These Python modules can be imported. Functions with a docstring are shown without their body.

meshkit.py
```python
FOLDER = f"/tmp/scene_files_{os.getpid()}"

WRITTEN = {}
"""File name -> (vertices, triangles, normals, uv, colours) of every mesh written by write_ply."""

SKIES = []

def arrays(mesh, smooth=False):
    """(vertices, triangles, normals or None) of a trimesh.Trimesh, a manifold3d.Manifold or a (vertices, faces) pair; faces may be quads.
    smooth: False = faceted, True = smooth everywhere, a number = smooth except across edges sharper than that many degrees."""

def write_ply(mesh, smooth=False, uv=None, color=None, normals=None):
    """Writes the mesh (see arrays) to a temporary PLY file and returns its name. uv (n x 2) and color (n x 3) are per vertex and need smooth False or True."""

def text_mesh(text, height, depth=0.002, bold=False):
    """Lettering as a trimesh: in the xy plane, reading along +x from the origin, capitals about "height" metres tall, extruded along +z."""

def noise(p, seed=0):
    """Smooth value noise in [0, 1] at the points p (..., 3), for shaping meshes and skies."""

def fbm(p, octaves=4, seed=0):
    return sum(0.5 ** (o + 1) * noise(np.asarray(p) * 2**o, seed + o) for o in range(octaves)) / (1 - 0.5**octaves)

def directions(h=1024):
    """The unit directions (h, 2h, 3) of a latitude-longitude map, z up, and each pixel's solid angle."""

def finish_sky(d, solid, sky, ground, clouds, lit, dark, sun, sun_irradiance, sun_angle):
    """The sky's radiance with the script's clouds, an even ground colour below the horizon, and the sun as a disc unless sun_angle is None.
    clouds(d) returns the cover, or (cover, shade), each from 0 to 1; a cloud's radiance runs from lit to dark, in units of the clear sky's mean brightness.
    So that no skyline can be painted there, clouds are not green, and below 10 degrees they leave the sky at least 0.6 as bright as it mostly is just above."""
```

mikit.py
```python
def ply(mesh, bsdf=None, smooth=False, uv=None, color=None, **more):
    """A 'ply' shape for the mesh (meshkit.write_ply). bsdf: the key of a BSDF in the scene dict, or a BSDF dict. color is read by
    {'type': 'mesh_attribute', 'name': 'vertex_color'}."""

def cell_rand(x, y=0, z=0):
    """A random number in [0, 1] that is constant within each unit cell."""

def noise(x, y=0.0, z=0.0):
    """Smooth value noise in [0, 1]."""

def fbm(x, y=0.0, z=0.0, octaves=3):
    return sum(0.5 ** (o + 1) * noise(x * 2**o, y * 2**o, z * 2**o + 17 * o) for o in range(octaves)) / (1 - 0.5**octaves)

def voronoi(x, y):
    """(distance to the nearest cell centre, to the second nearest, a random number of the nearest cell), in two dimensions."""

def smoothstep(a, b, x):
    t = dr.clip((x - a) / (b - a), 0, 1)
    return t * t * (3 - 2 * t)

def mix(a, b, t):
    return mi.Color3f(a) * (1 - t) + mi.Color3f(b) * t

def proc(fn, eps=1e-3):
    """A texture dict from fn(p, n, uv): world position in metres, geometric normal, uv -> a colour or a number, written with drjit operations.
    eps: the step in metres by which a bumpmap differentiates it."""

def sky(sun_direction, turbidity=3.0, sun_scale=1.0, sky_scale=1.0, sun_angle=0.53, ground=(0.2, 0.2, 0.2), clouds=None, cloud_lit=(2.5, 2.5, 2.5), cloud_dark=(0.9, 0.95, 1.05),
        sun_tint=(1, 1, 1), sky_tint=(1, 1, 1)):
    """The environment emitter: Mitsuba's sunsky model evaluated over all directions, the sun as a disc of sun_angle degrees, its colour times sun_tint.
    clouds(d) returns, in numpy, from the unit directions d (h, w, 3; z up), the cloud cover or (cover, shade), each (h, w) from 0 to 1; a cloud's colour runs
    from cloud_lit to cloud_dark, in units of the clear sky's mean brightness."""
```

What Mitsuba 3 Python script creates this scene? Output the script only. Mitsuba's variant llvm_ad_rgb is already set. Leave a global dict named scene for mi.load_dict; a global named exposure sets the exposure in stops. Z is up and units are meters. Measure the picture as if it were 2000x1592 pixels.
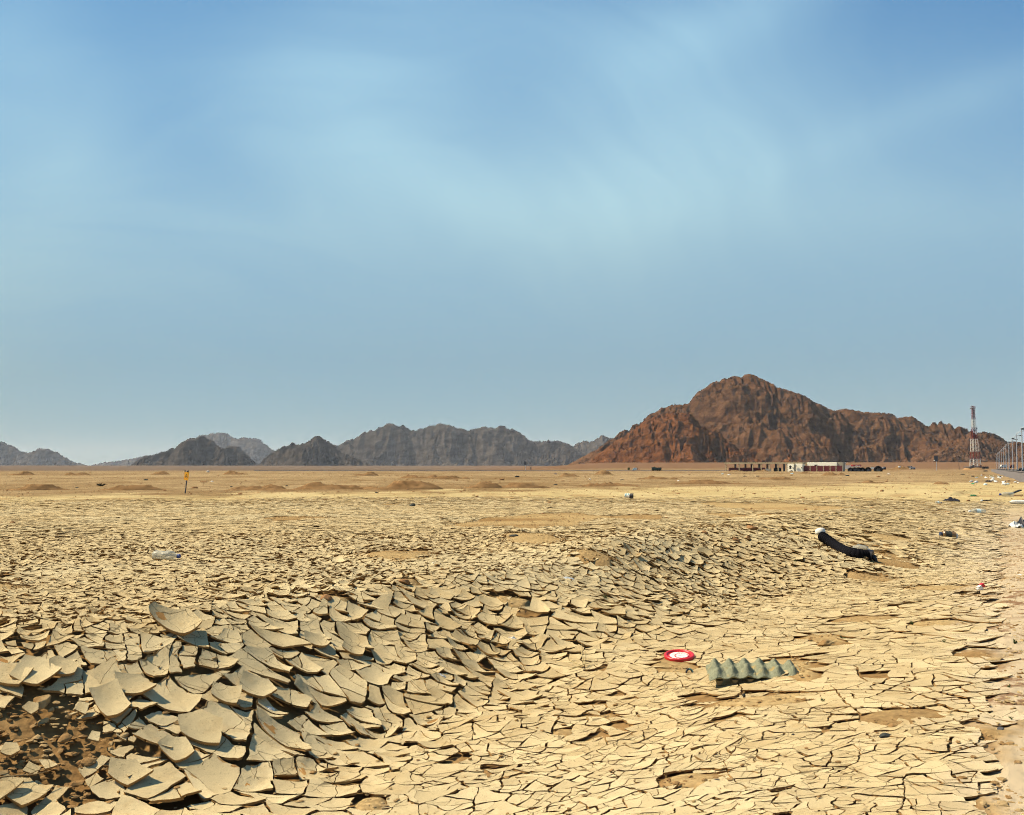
import math, random
import numpy as np, trimesh, mitsuba as mi, drjit as dr
import mikit, meshkit
import manifold3d as m3
from scipy.spatial import Voronoi
T = mi.ScalarTransform4f
random.seed(7)
RNG = np.random.default_rng(7)
scene, labels = {}, {}

# ------------------------------------------------------------------ camera, sky, exposure
F, PW, PH, HORIZON, ZC = 2050.0, 2000, 1592, 915.0, 0.75
PITCH = math.atan((HORIZON - PH / 2) / F)
CP, SP = math.cos(PITCH), math.sin(PITCH)
scene['camera'] = {'type': 'perspective', 'fov': 2 * math.degrees(math.atan(PW / 2 / F)), 'fov_axis': 'x', 'near_clip': 0.05, 'far_clip': 80000.0,
                   'to_world': T().look_at(origin=[0, 0, ZC], target=[0, CP * 10, ZC + SP * 10], up=[0, 0, 1]),
                   'medium': {'type': 'ref', 'id': 'air'}}
exposure = 2.3
HAZE = 2.4e-5
SUN = np.array([-0.63, 0.07, 0.78])


# soft veils of high cloud: (azimuth deg, elevation deg, half length, half width, slope, strength)
VEILS = [(-8, 20.5, 8, 6.5, -.3, .34), (-3, 16.5, 9, 3.2, -.35, .24), (10.5, 19, 6, 6, .5, .30), (9, 15.6, 15, 3.8, .22, .22), (0, 11, 26, 5.0, .05, .28), (2, 21.5, 9, 4, .1, .16), (-15, 18, 8, 5, .2, .12), (-27, 15, 6, 14, .2, .32), (15, 24.5, 8, 2, .7, .22),
         (-18, 12, 12, 2.6, .25, .14), (22, 11.5, 12, 2.0, -.2, .12), (3, 24.5, 12, 2.2, -.2, .16), (24, 18, 10, 1.2, .5, .14)]


def sky_cover(d):
    x, y, z = d[..., 0], d[..., 1], d[..., 2]
    az, el = np.degrees(np.arctan2(x, y)), np.degrees(np.arcsin(np.clip(z, 0, 1)))
    q = np.stack([x / (np.maximum(z, .02) + 0.35), y / (np.maximum(z, .02) + 0.35), 0 * z], -1)
    w = meshkit.fbm(q * 1.4 + 3.0, 4, seed=4) - 0.5
    a = np.stack([q[..., 0] * 0.85 + q[..., 1] * 0.5, q[..., 1] * 0.85 - q[..., 0] * 0.5, 0 * z], -1) + w[..., None] * 0.7
    big = meshkit.fbm(a * np.array([0.9, 1.7, 1]) + 11.3, 4, seed=9)
    fine = meshkit.fbm(a * np.array([2.6, 8.5, 1]) + 5.0, 5, seed=21)
    c = np.zeros(z.shape)
    wa, we = az + 9 * w, el + 5 * w
    for A, E, L, W, s, k in VEILS:
        u, v = (wa - A), (we - E) - s * (wa - A) * .5
        c = c + k * np.exp(-(u / L) ** 2 - (v / W) ** 2)
    away = np.clip((np.hypot(az / 34, el / 30) - 1) * 2, 0, 1)
    c = np.maximum(c, away * np.clip((big - 0.40) / 0.3, 0, 1) * .35)
    fibre = meshkit.fbm(a * np.array([6.0, 30.0, 1]) + 2.0, 4, seed=35)
    c = c * (0.80 + .55 * (fine - 0.40) + .22 * (fibre - .45)) + 0.20 * (big - .36) + .03 * (fibre - .45) + 0.06
    low = np.clip(1 - z / 0.46, 0, 1)
    return np.clip(0.85 * c * (1 - 0.45 * low) + 0.78 * low, 0, 0.95), np.clip(1.3 * low + .05 - .45 * c, 0, 1)


scene['sky'] = mikit.sky(SUN.tolist(), turbidity=3, sky_scale=0.50, sun_scale=1.12, sun_angle=1.8, clouds=sky_cover, cloud_lit=(2.45, 3.75, 4.15), cloud_dark=(1.52, 2.00, 1.96), sky_tint=(0.20, 0.93, 1.42), sun_tint=(0.985, 1.0, 0.965), ground=(0.3, 0.22, 0.13))

# ------------------------------------------------------------------ helpers


def tag(key, label=None, cat=None, group=None, kind=None):
    d = labels.setdefault(key, {})
    if label: d['label'] = label
    if cat: d['category'] = cat
    if group: d['group'] = group
    if kind: d['kind'] = kind
    return key


def free(key):
    if key not in USED:
        USED.add(key); return key
    n = 1
    while f'{key}_{n:03d}' in USED: n += 1
    k = f'{key}_{n:03d}'; USED.add(k); return k


USED = set()


def PLY(mesh, bsdf, *a, **k):
    return mikit.ply(mesh, 'material_' + bsdf, *a, **k)


def thing(name, label, cat, group=None):
    k = free(name); tag(k, label, cat, group); return k


def add(key, mesh, bsdf, smooth=False, to_world=None, uv=None, color=None):
    key = free(key)
    d = PLY(mesh, bsdf, smooth, uv=uv, color=color)
    if to_world is not None: d['to_world'] = to_world
    scene[key] = d
    return key


def part(t, name, mesh, bsdf, smooth=False, to_world=None):
    return add(f'{t}__{name}', mesh, bsdf, smooth, to_world)


def solid(name, rgb, rough=0.7, spec=0.3, metallic=0.0, sheet=False):
    b = {'type': 'principled', 'base_color': {'type': 'rgb', 'value': list(rgb)}, 'roughness': rough, 'specular': spec, 'metallic': metallic}
    scene['material_' + name] = {'type': 'twosided', 'nested': b}
    return name


def box(x0, x1, y0, y1, z0, z1):
    m = trimesh.creation.box(extents=(x1 - x0, y1 - y0, z1 - z0))
    m.apply_translation(((x0 + x1) / 2, (y0 + y1) / 2, (z0 + z1) / 2)); return m


def cat(*ms):
    return trimesh.util.concatenate(list(ms))


def lathe(prof, n=24):
    """(r, z) profile turned about z"""
    prof = np.asarray(prof, float); a = np.arange(n) * 2 * np.pi / n
    v = np.stack([prof[:, None, 0] * np.cos(a), prof[:, None, 0] * np.sin(a), np.repeat(prof[:, 1:2], n, 1)], -1).reshape(-1, 3)
    i, j = np.meshgrid(np.arange(len(prof) - 1), np.arange(n), indexing='ij')
    q = np.stack([i * n + j, i * n + (j + 1) % n, (i + 1) * n + (j + 1) % n, (i + 1) * n + j], -1).reshape(-1, 4)
    return trimesh.Trimesh(v, np.vstack([q[:, [0, 1, 2]], q[:, [0, 2, 3]]]), process=False)


def tube(pts, rad, sides=10, cap=True):
    p = np.asarray(pts, float); rad = np.broadcast_to(np.asarray(rad, float), (len(p),))
    t = np.gradient(p, axis=0); t /= np.linalg.norm(t, axis=1, keepdims=True)
    ref = np.array([0, 0, 1.0]) if abs(t[:, 2]).mean() < 0.9 else np.array([1.0, 0, 0])
    a = np.cross(t, ref); a /= np.linalg.norm(a, axis=1, keepdims=True); b = np.cross(a, t)
    an = np.arange(sides) * 2 * np.pi / sides
    v = p[:, None] + rad[:, None, None] * (np.cos(an)[None, :, None] * a[:, None] + np.sin(an)[None, :, None] * b[:, None])
    v = v.reshape(-1, 3); n = sides
    i, j = np.meshgrid(np.arange(len(p) - 1), np.arange(n), indexing='ij')
    q = np.stack([i * n + j, i * n + (j + 1) % n, (i + 1) * n + (j + 1) % n, (i + 1) * n + j], -1).reshape(-1, 4)
    f = [q[:, [0, 1, 2]], q[:, [0, 2, 3]]]
    if cap:
        k = len(v); v = np.vstack([v, p[0], p[-1]]); j = np.arange(n); l = (len(p) - 1) * n
        f += [np.stack([j * 0 + k, (j + 1) % n, j], 1), np.stack([j * 0 + k + 1, l + j, l + (j + 1) % n], 1)]
    m = trimesh.Trimesh(v, np.vstack(f), process=False)
    return m


def bar(a, b, r, sides=6):
    return tube([a, b], r, sides)


def move(m, M):
    m = m.copy(); m.apply_transform(np.array(M.matrix, float)); return m


def lump(r, sx=1, sy=1, sz=1, rough=0.25, seed=0, sub=3, freq=1.6, flat=0.0):
    m = trimesh.creation.icosphere(subdivisions=sub, radius=1.0)
    v = np.array(m.vertices)
    n = meshkit.fbm(v * freq + seed * 7.7 + 20, 4, seed=seed) - 0.5
    cell = np.abs(meshkit.noise(v * freq * 1.7 + seed * 3.1 + 40, seed) - 0.5)
    v *= (1 + 2.2 * rough * n - rough * cell)[:, None]
    # a few flattened facets, as on a broken stone
    rg = np.random.default_rng(seed + 100)
    for _ in range(int(flat * 12)):
        d = rg.normal(size=3); d /= np.linalg.norm(d); h = rg.uniform(0.55, 0.85)
        s = v @ d; over = np.maximum(s - h, 0); v -= over[:, None] * d * 0.9
    m.vertices = v * r * np.array([sx, sy, sz]); return m


# ------------------------------------------------------------------ the land: one height function
def ray(px, py):
    cx, cy = (px - PW / 2) / F, (PH / 2 - py) / F
    return np.array([cx, CP - SP * cy, SP + CP * cy])


def flat(px, py, z=0.0):
    d = ray(px, py); t = (z - ZC) / d[2]; return d[0] * t, d[1] * t


CREST = np.array([flat(*p) for p in [(-900, 1262), (-300, 1252), (0, 1243), (150, 1236), (280, 1224), (400, 1197), (520, 1182), (640, 1163), (780, 1138), (920, 1128), (1060, 1108), (1200, 1078), (1290, 1062), (1420, 1043), (1560, 1006), (1700, 976), (1820, 955)]])
#               depth of the wash below the rim and the width of its bank, along the crest
CDEPTH = np.array([.52, .52, .50, .50, .49, .47, .44, .38, .31, .25, .25, .31, .32, .27, .24, .20, .02])
CWIDTH = np.array([1.25, 1.25, 1.25, 1.25, 1.25, 1.25, 1.25, 1.25, 1.2, 1.2, 1.2, 1.3, 1.5, 2.0, 3.0, 4.6, 8.0])


def crest(x, y):
    """signed distance to the wash's rim (positive inside the wash), depth and bank width there"""
    x, y = np.asarray(x, float), np.asarray(y, float)
    best = np.full(x.shape, 1e9); sg = np.ones(x.shape); dep = np.zeros(x.shape); wid = np.zeros(x.shape); tot = np.zeros(x.shape)
    for i in range(len(CREST) - 1):
        a, b = CREST[i], CREST[i + 1]; e = b - a; L2 = e @ e
        t = np.clip(((x - a[0]) * e[0] + (y - a[1]) * e[1]) / L2, 0, 1)
        dx, dy = x - a[0] - t * e[0], y - a[1] - t * e[1]
        d2 = dx * dx + dy * dy; up = d2 < best
        sg = np.where(up, np.where(e[0] * dy - e[1] * dx < 0, 1.0, -1.0), sg)
        best = np.minimum(best, d2)
        w = 1 / (d2 + 0.04) ** 2; tot += w
        dep += w * (CDEPTH[i] * (1 - t) + CDEPTH[i + 1] * t); wid += w * (CWIDTH[i] * (1 - t) + CWIDTH[i + 1] * t)
    return np.sqrt(best) * sg, dep / tot, wid / tot


def sst(a, b, x):
    t = np.clip((x - a) / (b - a), 0, 1); return t * t * (3 - 2 * t)


def P3(x, y, f, o=0.0):
    return np.stack([np.asarray(x) * f + o, np.asarray(y) * f + o * 1.7, np.zeros_like(np.asarray(x, float)) + o], -1)


# sandy humps and low heaps: (px, py, width px, height px)
HUMPS = [(770, 1088, 180, 7), (1050, 1050, 150, 6), (1160, 1098, 150, 16), (1500, 1012, 120, 9), (1640, 975, 130, 6), (1780, 962, 200, 6),
         (560, 1013, 160, 3), (1240, 1010, 220, 4)]
_H = []


def land(x, y, detail=True):
    x, y = np.asarray(x, float), np.asarray(y, float)
    D = np.hypot(x, y)
    z = -0.95 * (1 - np.exp(-np.maximum(D - 9, 0) / 75))
    s, dep, wid = crest(x, y)
    near = 1 - sst(45, 90, D)
    wob = (meshkit.fbm(P3(x, y, 1.3, 3), 3, 2) - 0.5) * 0.34
    s2 = s + wob * np.minimum(1, wid * .8)
    q = .45 * sst(0, 1, s2 / wid) + .55 * np.clip(s2 / wid, 0, 1)
    z = z - near * dep * q
    z = z + near * (0.03 + .10 * sst(.2, .32, dep) * sst(8, 9.5, D)) * np.exp(-((s2 + 0.1) / (0.28 + .03 * np.minimum(D, 14) * sst(7, 9, D))) ** 2)
    z = z + near * (dep - .12) * sst(.2, 2.6, s2 - wid) * sst(-1.6, .9, x)
    if detail:
        z = z + near * 0.06 * (meshkit.fbm(P3(x, y, 0.55, 9), 3, 5) - 0.5) + near * 0.03 * (meshkit.fbm(P3(x, y, 2.1, 1), 2, 6) - 0.5)
        far = sst(30, 60, D) * (1 - sst(400, 900, D))
        z = z + far * 0.55 * (meshkit.fbm(P3(x, y, 0.035, 2), 4, 8) - 0.5) * sst(40, 160, D)
    for hx, hy, wx, wy, hh in _H:
        z = z + hh * np.exp(-((x - hx) / wx) ** 2 - ((y - hy) / wy) ** 2)
    # alluvial fans rising to the hills
    a = np.arctan2(x, np.maximum(y, 1e-3)) if True else 0
    right = sst(-0.02, 0.10, a)
    z = z + right * 11.0 * sst(620, 1750, D) + (1 - right) * 14.0 * sst(1500, 5000, D)
    return z


def at(px, py, dmin=1.2, dmax=6000):
    """where the view through a pixel of the photograph meets the land"""
    d = ray(px, py); d = d / np.hypot(d[0], d[1])
    t = np.geomspace(dmin, dmax, 320)
    g = ZC + d[2] * t - land(d[0] * t, d[1] * t)
    k = int(np.argmax(g < 0)) if (g < 0).any() else len(t) - 1
    lo, hi = t[max(k - 1, 0)], t[k]
    for _ in range(2):
        u = np.linspace(lo, hi, 24); k = max(int(np.argmax(ZC + d[2] * u - land(d[0] * u, d[1] * u) < 0)), 1)
        lo, hi = u[k - 1], u[k]
    return np.array([d[0] * hi, d[1] * hi, float(land(d[0] * hi, d[1] * hi))])


for px, py, w, h in HUMPS:
    p = at(px, py); k = p[1] / F
    _H.append((p[0], p[1], w * k * .5, max(w * k * .5 * .9, h * k * 3), h * k * 1.1))

# bare patches of blown sand and crumbled earth where no plates lie: (px, py, half width px, half depth px)
BARE = [(105, 1455, 70, 48), (165, 1400, 45, 26), (40, 1560, 45, 20), (60, 1290, 40, 25), (770, 1085, 110, 15), (1040, 1052, 80, 13), (1160, 1092, 62, 18), (720, 1572, 60, 26), (1000, 1170, 40, 10),
        (1240, 1255, 24, 12), (885, 1368, 32, 12), (1570, 1310, 36, 30), (1470, 1370, 110, 14), (1740, 1052, 85, 9), (1740, 1100, 75, 10), (1690, 1122, 50, 14), (1310, 1300, 40, 20), (1240, 1010, 90, 5),
        (1780, 1395, 100, 18), (1350, 1520, 70, 25), (1610, 1245, 50, 12), (1960, 1165, 50, 16), (1990, 1580, 60, 40), (1980, 1440, 45, 60), (1690, 1208, 60, 7), (1845, 1148, 80, 7),
        (1100, 1430, 30, 10), (560, 1013, 80, 5), (1030, 1030, 60, 5), (640, 1165, 50, 8), (800, 1135, 40, 8), (1500, 1005, 60, 6), (1920, 1275, 70, 14), (1840, 1215, 60, 10), (1160, 1400, 40, 7), (300, 1250, 30, 8),
        (230, 1290, 22, 20), (30, 1400, 60, 35)]
_B = []
for px, py, w, h in BARE:
    p = at(px, py); k = p[1] / F; p2 = at(px, py - h); p3 = at(px, py + h)
    _B.append((p[0], (p2[1] + p3[1]) / 2, w * k, (p2[1] - p3[1]) / 2))


def bare(x, y):
    """0 plates .. 1 bare earth"""
    x, y = np.asarray(x, float), np.asarray(y, float)
    m = np.zeros(x.shape)
    for bx, by, wx, wy in _B:
        m = np.maximum(m, 1.35 - np.sqrt(((x - bx) / wx) ** 2 + ((y - by) / wy) ** 2))
    n = meshkit.fbm(P3(x, y, 3.2, 4), 3, 12) - 0.5
    m = m + n * 0.9
    D = np.hypot(x, y)
    pn = meshkit.fbm(np.stack([x * .30, y * .16, 0 * x + 3], -1), 4, 31)
    m = np.maximum(m, (pn - 0.635) * 8 + 0.4 * sst(8, 20, D))
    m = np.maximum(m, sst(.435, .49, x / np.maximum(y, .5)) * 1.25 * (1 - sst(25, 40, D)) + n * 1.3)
    return m


# ------------------------------------------------------------------ materials
def mud_colour(p, n, uv):
    tone, side = uv.x, uv.y
    big = mikit.fbm(p.x * 0.9, p.y * 0.9, 3.0, 3)
    mid = mikit.fbm(p.x * 7.0, p.y * 7.0, p.z * 7.0 + 9.0, 3)
    fine = mikit.noise(p.x * 420.0, p.y * 420.0, p.z * 420.0)
    c = mikit.mix((0.398, 0.309, 0.166), (0.468, 0.382, 0.220), tone * 0.65 + big * 0.35)
    spot = mikit.fbm(p.x * 15.0 + 3.0, p.y * 15.0, 6.0, 3)
    dusty = dr.maximum(mikit.smoothstep(0.50, 0.78, mid) * 0.9, mikit.smoothstep(0.56, 0.82, spot) * 1.2) * (0.35 + 1.1 * mikit.noise(p.x * 70.0, p.y * 70.0, p.z * 70.0))
    c = mikit.mix(c, (0.34, 0.245, 0.118), dr.clip(dusty, 0, 1) * 0.55)
    c = mikit.mix(c, (0.43, 0.375, 0.235), mikit.smoothstep(0.5, 0.75, big) * 0.35)
    # the plates turn paler towards the right edge
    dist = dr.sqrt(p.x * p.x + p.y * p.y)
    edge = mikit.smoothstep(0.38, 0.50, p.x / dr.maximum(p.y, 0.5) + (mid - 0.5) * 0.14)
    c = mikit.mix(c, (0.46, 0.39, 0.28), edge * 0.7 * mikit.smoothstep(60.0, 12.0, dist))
    speck = mikit.smoothstep(0.80, 0.93, mikit.noise(p.x * 130.0, p.y * 130.0, p.z * 130.0))
    v1, v2, vr = mikit.voronoi(p.x * 10.0 + mid * 2.2, p.y * 10.0 + big * 3.0)
    hair = mikit.smoothstep(0.045, 0.012, v2 - v1) * mikit.smoothstep(0.42, 0.58, mikit.fbm(p.x * 2.3, p.y * 2.3, 4.0, 2)) * mikit.smoothstep(9.0, 6.0, dist)
    c = c * (0.89 + 0.22 * fine) * (0.93 + 0.14 * tone) * (1.0 - 0.28 * speck) * (1.0 - 0.62 * hair)
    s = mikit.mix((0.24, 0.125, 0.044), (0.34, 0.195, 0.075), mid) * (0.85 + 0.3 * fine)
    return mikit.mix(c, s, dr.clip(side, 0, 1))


def mud_relief(p, n, uv):
    return mikit.fbm(p.x * 46.0, p.y * 46.0, p.z * 46.0, 3) * 0.7 + mikit.noise(p.x * 300.0, p.y * 300.0, p.z * 300.0) * 0.16 + mikit.fbm(p.x * 9.0, p.y * 9.0, p.z * 9.0, 2) * 2.0


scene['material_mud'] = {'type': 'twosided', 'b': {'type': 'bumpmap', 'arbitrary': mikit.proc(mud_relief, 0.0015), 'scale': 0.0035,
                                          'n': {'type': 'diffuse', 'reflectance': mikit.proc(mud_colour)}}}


def soil_colour(p, n, uv):
    d = dr.sqrt(p.x * p.x + p.y * p.y)
    mid = mikit.fbm(p.x * 5.0, p.y * 5.0, 2.0, 4)
    fine = mikit.fbm(p.x * 60.0, p.y * 60.0, p.z * 60.0, 3)
    wet = uv.x
    near = mikit.mix((0.17, 0.098, 0.040), (0.28, 0.18, 0.078), mid)
    sand = mikit.mix((0.27, 0.185, 0.083), (0.40, 0.295, 0.145), fine)
    near = mikit.mix(near, sand, dr.clip(wet, 0, 1))
    near = near * (0.72 + 0.56 * fine)
    # pale crusted flats, then the brown stony plain
    bands = mikit.fbm(p.x * 0.05, p.y * 0.022, 4.0, 4)
    b2 = mikit.fbm(p.x * 0.5, p.y * 0.16, 4.0, 3)
    grit = mikit.noise(p.x * 3.3, p.y * 1.6, 1.0)
    lim = 66.0 + 46.0 * (bands - 0.5) + 34.0 * (b2 - 0.5) + p.x * 0.9
    pale = mikit.mix((0.36, 0.282, 0.135), (0.455, 0.37, 0.195), b2)
    pale = mikit.mix(pale, (0.30, 0.20, 0.095), mikit.smoothstep(0.50, 0.72, mikit.fbm(p.x * 1.1, p.y * 0.5, 7.0, 4)) * 0.75)
    plain = mikit.mix((0.195, 0.130, 0.064), (0.310, 0.228, 0.125), mikit.smoothstep(0.3, 0.7, bands * 0.5 + b2 * 0.5))
    plain = plain * (0.78 + 0.44 * grit)
    plain = mikit.mix(plain, (0.235, 0.16, 0.088), mikit.smoothstep(300.0, 800.0, d) * 0.6)
    fan = mikit.mix((0.165, 0.097, 0.056), (0.140, 0.102, 0.072), mikit.smoothstep(0.06, -0.10, p.x / dr.maximum(p.y, 1.0)))
    plain = mikit.mix(plain, fan, mikit.smoothstep(700.0, 1000.0, d + 300.0 * (bands - 0.5)))
    far = mikit.mix(pale, plain, mikit.smoothstep(lim - 7.0, lim + 9.0, d))
    pale_strip = mikit.smoothstep(0.415, 0.475, p.x / dr.maximum(p.y, 0.5) + (mid - 0.5) * 0.12)  # paler soil with dark reddish speckles towards the right edge
    strip_col = mikit.mix((0.40, 0.325, 0.215), (0.17, 0.095, 0.052), mikit.smoothstep(0.50, 0.66, mikit.fbm(p.x * 16.0, p.y * 12.0, 8.0, 5)) * mikit.smoothstep(0.40, 0.60, mikit.fbm(p.x * 1.8, p.y * 1.2, 3.0, 3)) * 0.9)
    near = mikit.mix(near, strip_col, pale_strip)
    return mikit.mix(near, far, mikit.smoothstep(24.0, 42.0, d))


def soil_relief(p, n, uv):
    return mikit.fbm(p.x * 30.0, p.y * 30.0, p.z * 30.0, 4) * 2.4 + mikit.fbm(p.x * 2.6, p.y * 2.6, 1.0, 3) * 3.0


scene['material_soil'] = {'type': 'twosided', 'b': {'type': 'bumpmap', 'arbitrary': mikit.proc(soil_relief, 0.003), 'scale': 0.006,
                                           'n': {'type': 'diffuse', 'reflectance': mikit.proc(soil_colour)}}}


def red_rock(p, n, uv):
    a = mikit.fbm(p.x * 0.012, p.y * 0.012, p.z * 0.02, 4)
    s = mikit.fbm((p.x + p.z * 1.3) * 0.05, p.y * 0.03, (p.z - p.x * 0.4) * 0.11, 4)
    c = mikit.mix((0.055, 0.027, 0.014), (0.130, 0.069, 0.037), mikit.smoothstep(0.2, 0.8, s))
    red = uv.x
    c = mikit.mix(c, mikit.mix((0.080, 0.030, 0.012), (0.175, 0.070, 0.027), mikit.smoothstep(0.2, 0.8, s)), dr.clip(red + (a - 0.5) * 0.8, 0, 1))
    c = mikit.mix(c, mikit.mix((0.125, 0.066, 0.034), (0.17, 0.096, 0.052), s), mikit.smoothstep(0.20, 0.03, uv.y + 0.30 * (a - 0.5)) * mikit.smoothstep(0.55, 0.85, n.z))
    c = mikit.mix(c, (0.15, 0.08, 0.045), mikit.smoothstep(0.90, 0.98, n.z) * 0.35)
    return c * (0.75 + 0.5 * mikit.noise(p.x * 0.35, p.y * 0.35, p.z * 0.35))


def grey_rock(p, n, uv):
    s = mikit.fbm((p.x + p.z) * 0.02, p.y * 0.012, (p.z - p.x * 0.3) * 0.04, 4)
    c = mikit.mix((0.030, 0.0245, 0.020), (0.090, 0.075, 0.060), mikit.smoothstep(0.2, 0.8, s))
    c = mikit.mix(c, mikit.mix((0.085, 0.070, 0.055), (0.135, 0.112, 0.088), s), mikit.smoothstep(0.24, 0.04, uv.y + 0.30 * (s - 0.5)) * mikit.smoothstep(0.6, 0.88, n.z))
    return c * (0.8 + 0.4 * mikit.noise(p.x * 0.12, p.y * 0.12, p.z * 0.12))


def rock_relief(p, n, uv):
    return mikit.fbm(p.x * 0.10, p.y * 0.10, p.z * 0.10, 4)


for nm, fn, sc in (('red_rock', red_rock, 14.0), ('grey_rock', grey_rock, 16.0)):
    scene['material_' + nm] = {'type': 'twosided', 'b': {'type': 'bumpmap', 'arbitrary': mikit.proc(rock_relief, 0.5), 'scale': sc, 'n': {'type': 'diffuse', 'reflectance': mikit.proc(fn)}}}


def stone_colour(p, n, uv):
    s = mikit.fbm(p.x * 40.0, p.y * 40.0, p.z * 40.0, 4)
    return mikit.mix((0.17, 0.085, 0.04), (0.33, 0.19, 0.09), s)


def clod_colour(p, n, uv):
    s = mikit.fbm(p.x * 60.0, p.y * 60.0, p.z * 60.0, 4)
    t = mikit.fbm(p.x * 6.0, p.y * 6.0, 5.0, 2)
    return mikit.mix(mikit.mix((0.15, 0.083, 0.034), (0.31, 0.20, 0.09), s), (0.40, 0.31, 0.165), mikit.smoothstep(0.45, 0.65, t) * 0.6)


def pulp_colour(p, n, uv):
    s = mikit.fbm(p.x * 160.0, p.y * 160.0, p.z * 160.0, 4)
    t = mikit.fbm(p.x * 22.0, p.y * 22.0, p.z * 22.0, 3)
    c = mikit.mix((0.135, 0.146, 0.095), (0.275, 0.285, 0.200), s)
    return mikit.mix(c, (0.36, 0.26, 0.10), mikit.smoothstep(0.58, 0.74, t) * 0.75)


def pulp_relief(p, n, uv):
    return mikit.fbm(p.x * 220.0, p.y * 220.0, p.z * 220.0, 3)


scene['material_stone'] = {'type': 'diffuse', 'reflectance': mikit.proc(stone_colour)}
scene['material_clod'] = {'type': 'diffuse', 'reflectance': mikit.proc(clod_colour)}
scene['material_pulp'] = {'type': 'twosided', 'b': {'type': 'bumpmap', 'arbitrary': mikit.proc(pulp_relief, 0.0008), 'scale': 0.004, 'n': {'type': 'diffuse', 'reflectance': mikit.proc(pulp_colour)}}}
scene['material_cup'] = {'type': 'twosided', 'b': {'type': 'diffuse', 'reflectance': {'type': 'rgb', 'value': [0.21, 0.165, 0.095]}}}  # browner than the tray pulp, with the shade under the tray painted in
solid('white_paint', (0.78, 0.76, 0.68), 0.6)
solid('cream_wall', (0.80, 0.77, 0.62), 0.85, 0.1)
solid('grey_wall', (0.30, 0.27, 0.20), 0.9, 0.1)  # on the hall end this grey stands for its shaded side
solid('maroon', (0.095, 0.018, 0.020), 0.75, 0.2)
solid('tan_concrete', (0.33, 0.28, 0.18), 0.9, 0.1)
solid('dark', (0.012, 0.012, 0.014), 0.6, 0.3)
solid('rubber', (0.006, 0.006, 0.008), 0.9, 0.04)
solid('black_plastic', (0.008, 0.008, 0.012), 0.45, 0.4)
solid('steel', (0.42, 0.44, 0.47), 0.45, 0.5, 0.5)
solid('dark_steel', (0.06, 0.065, 0.075), 0.5, 0.4)
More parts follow.
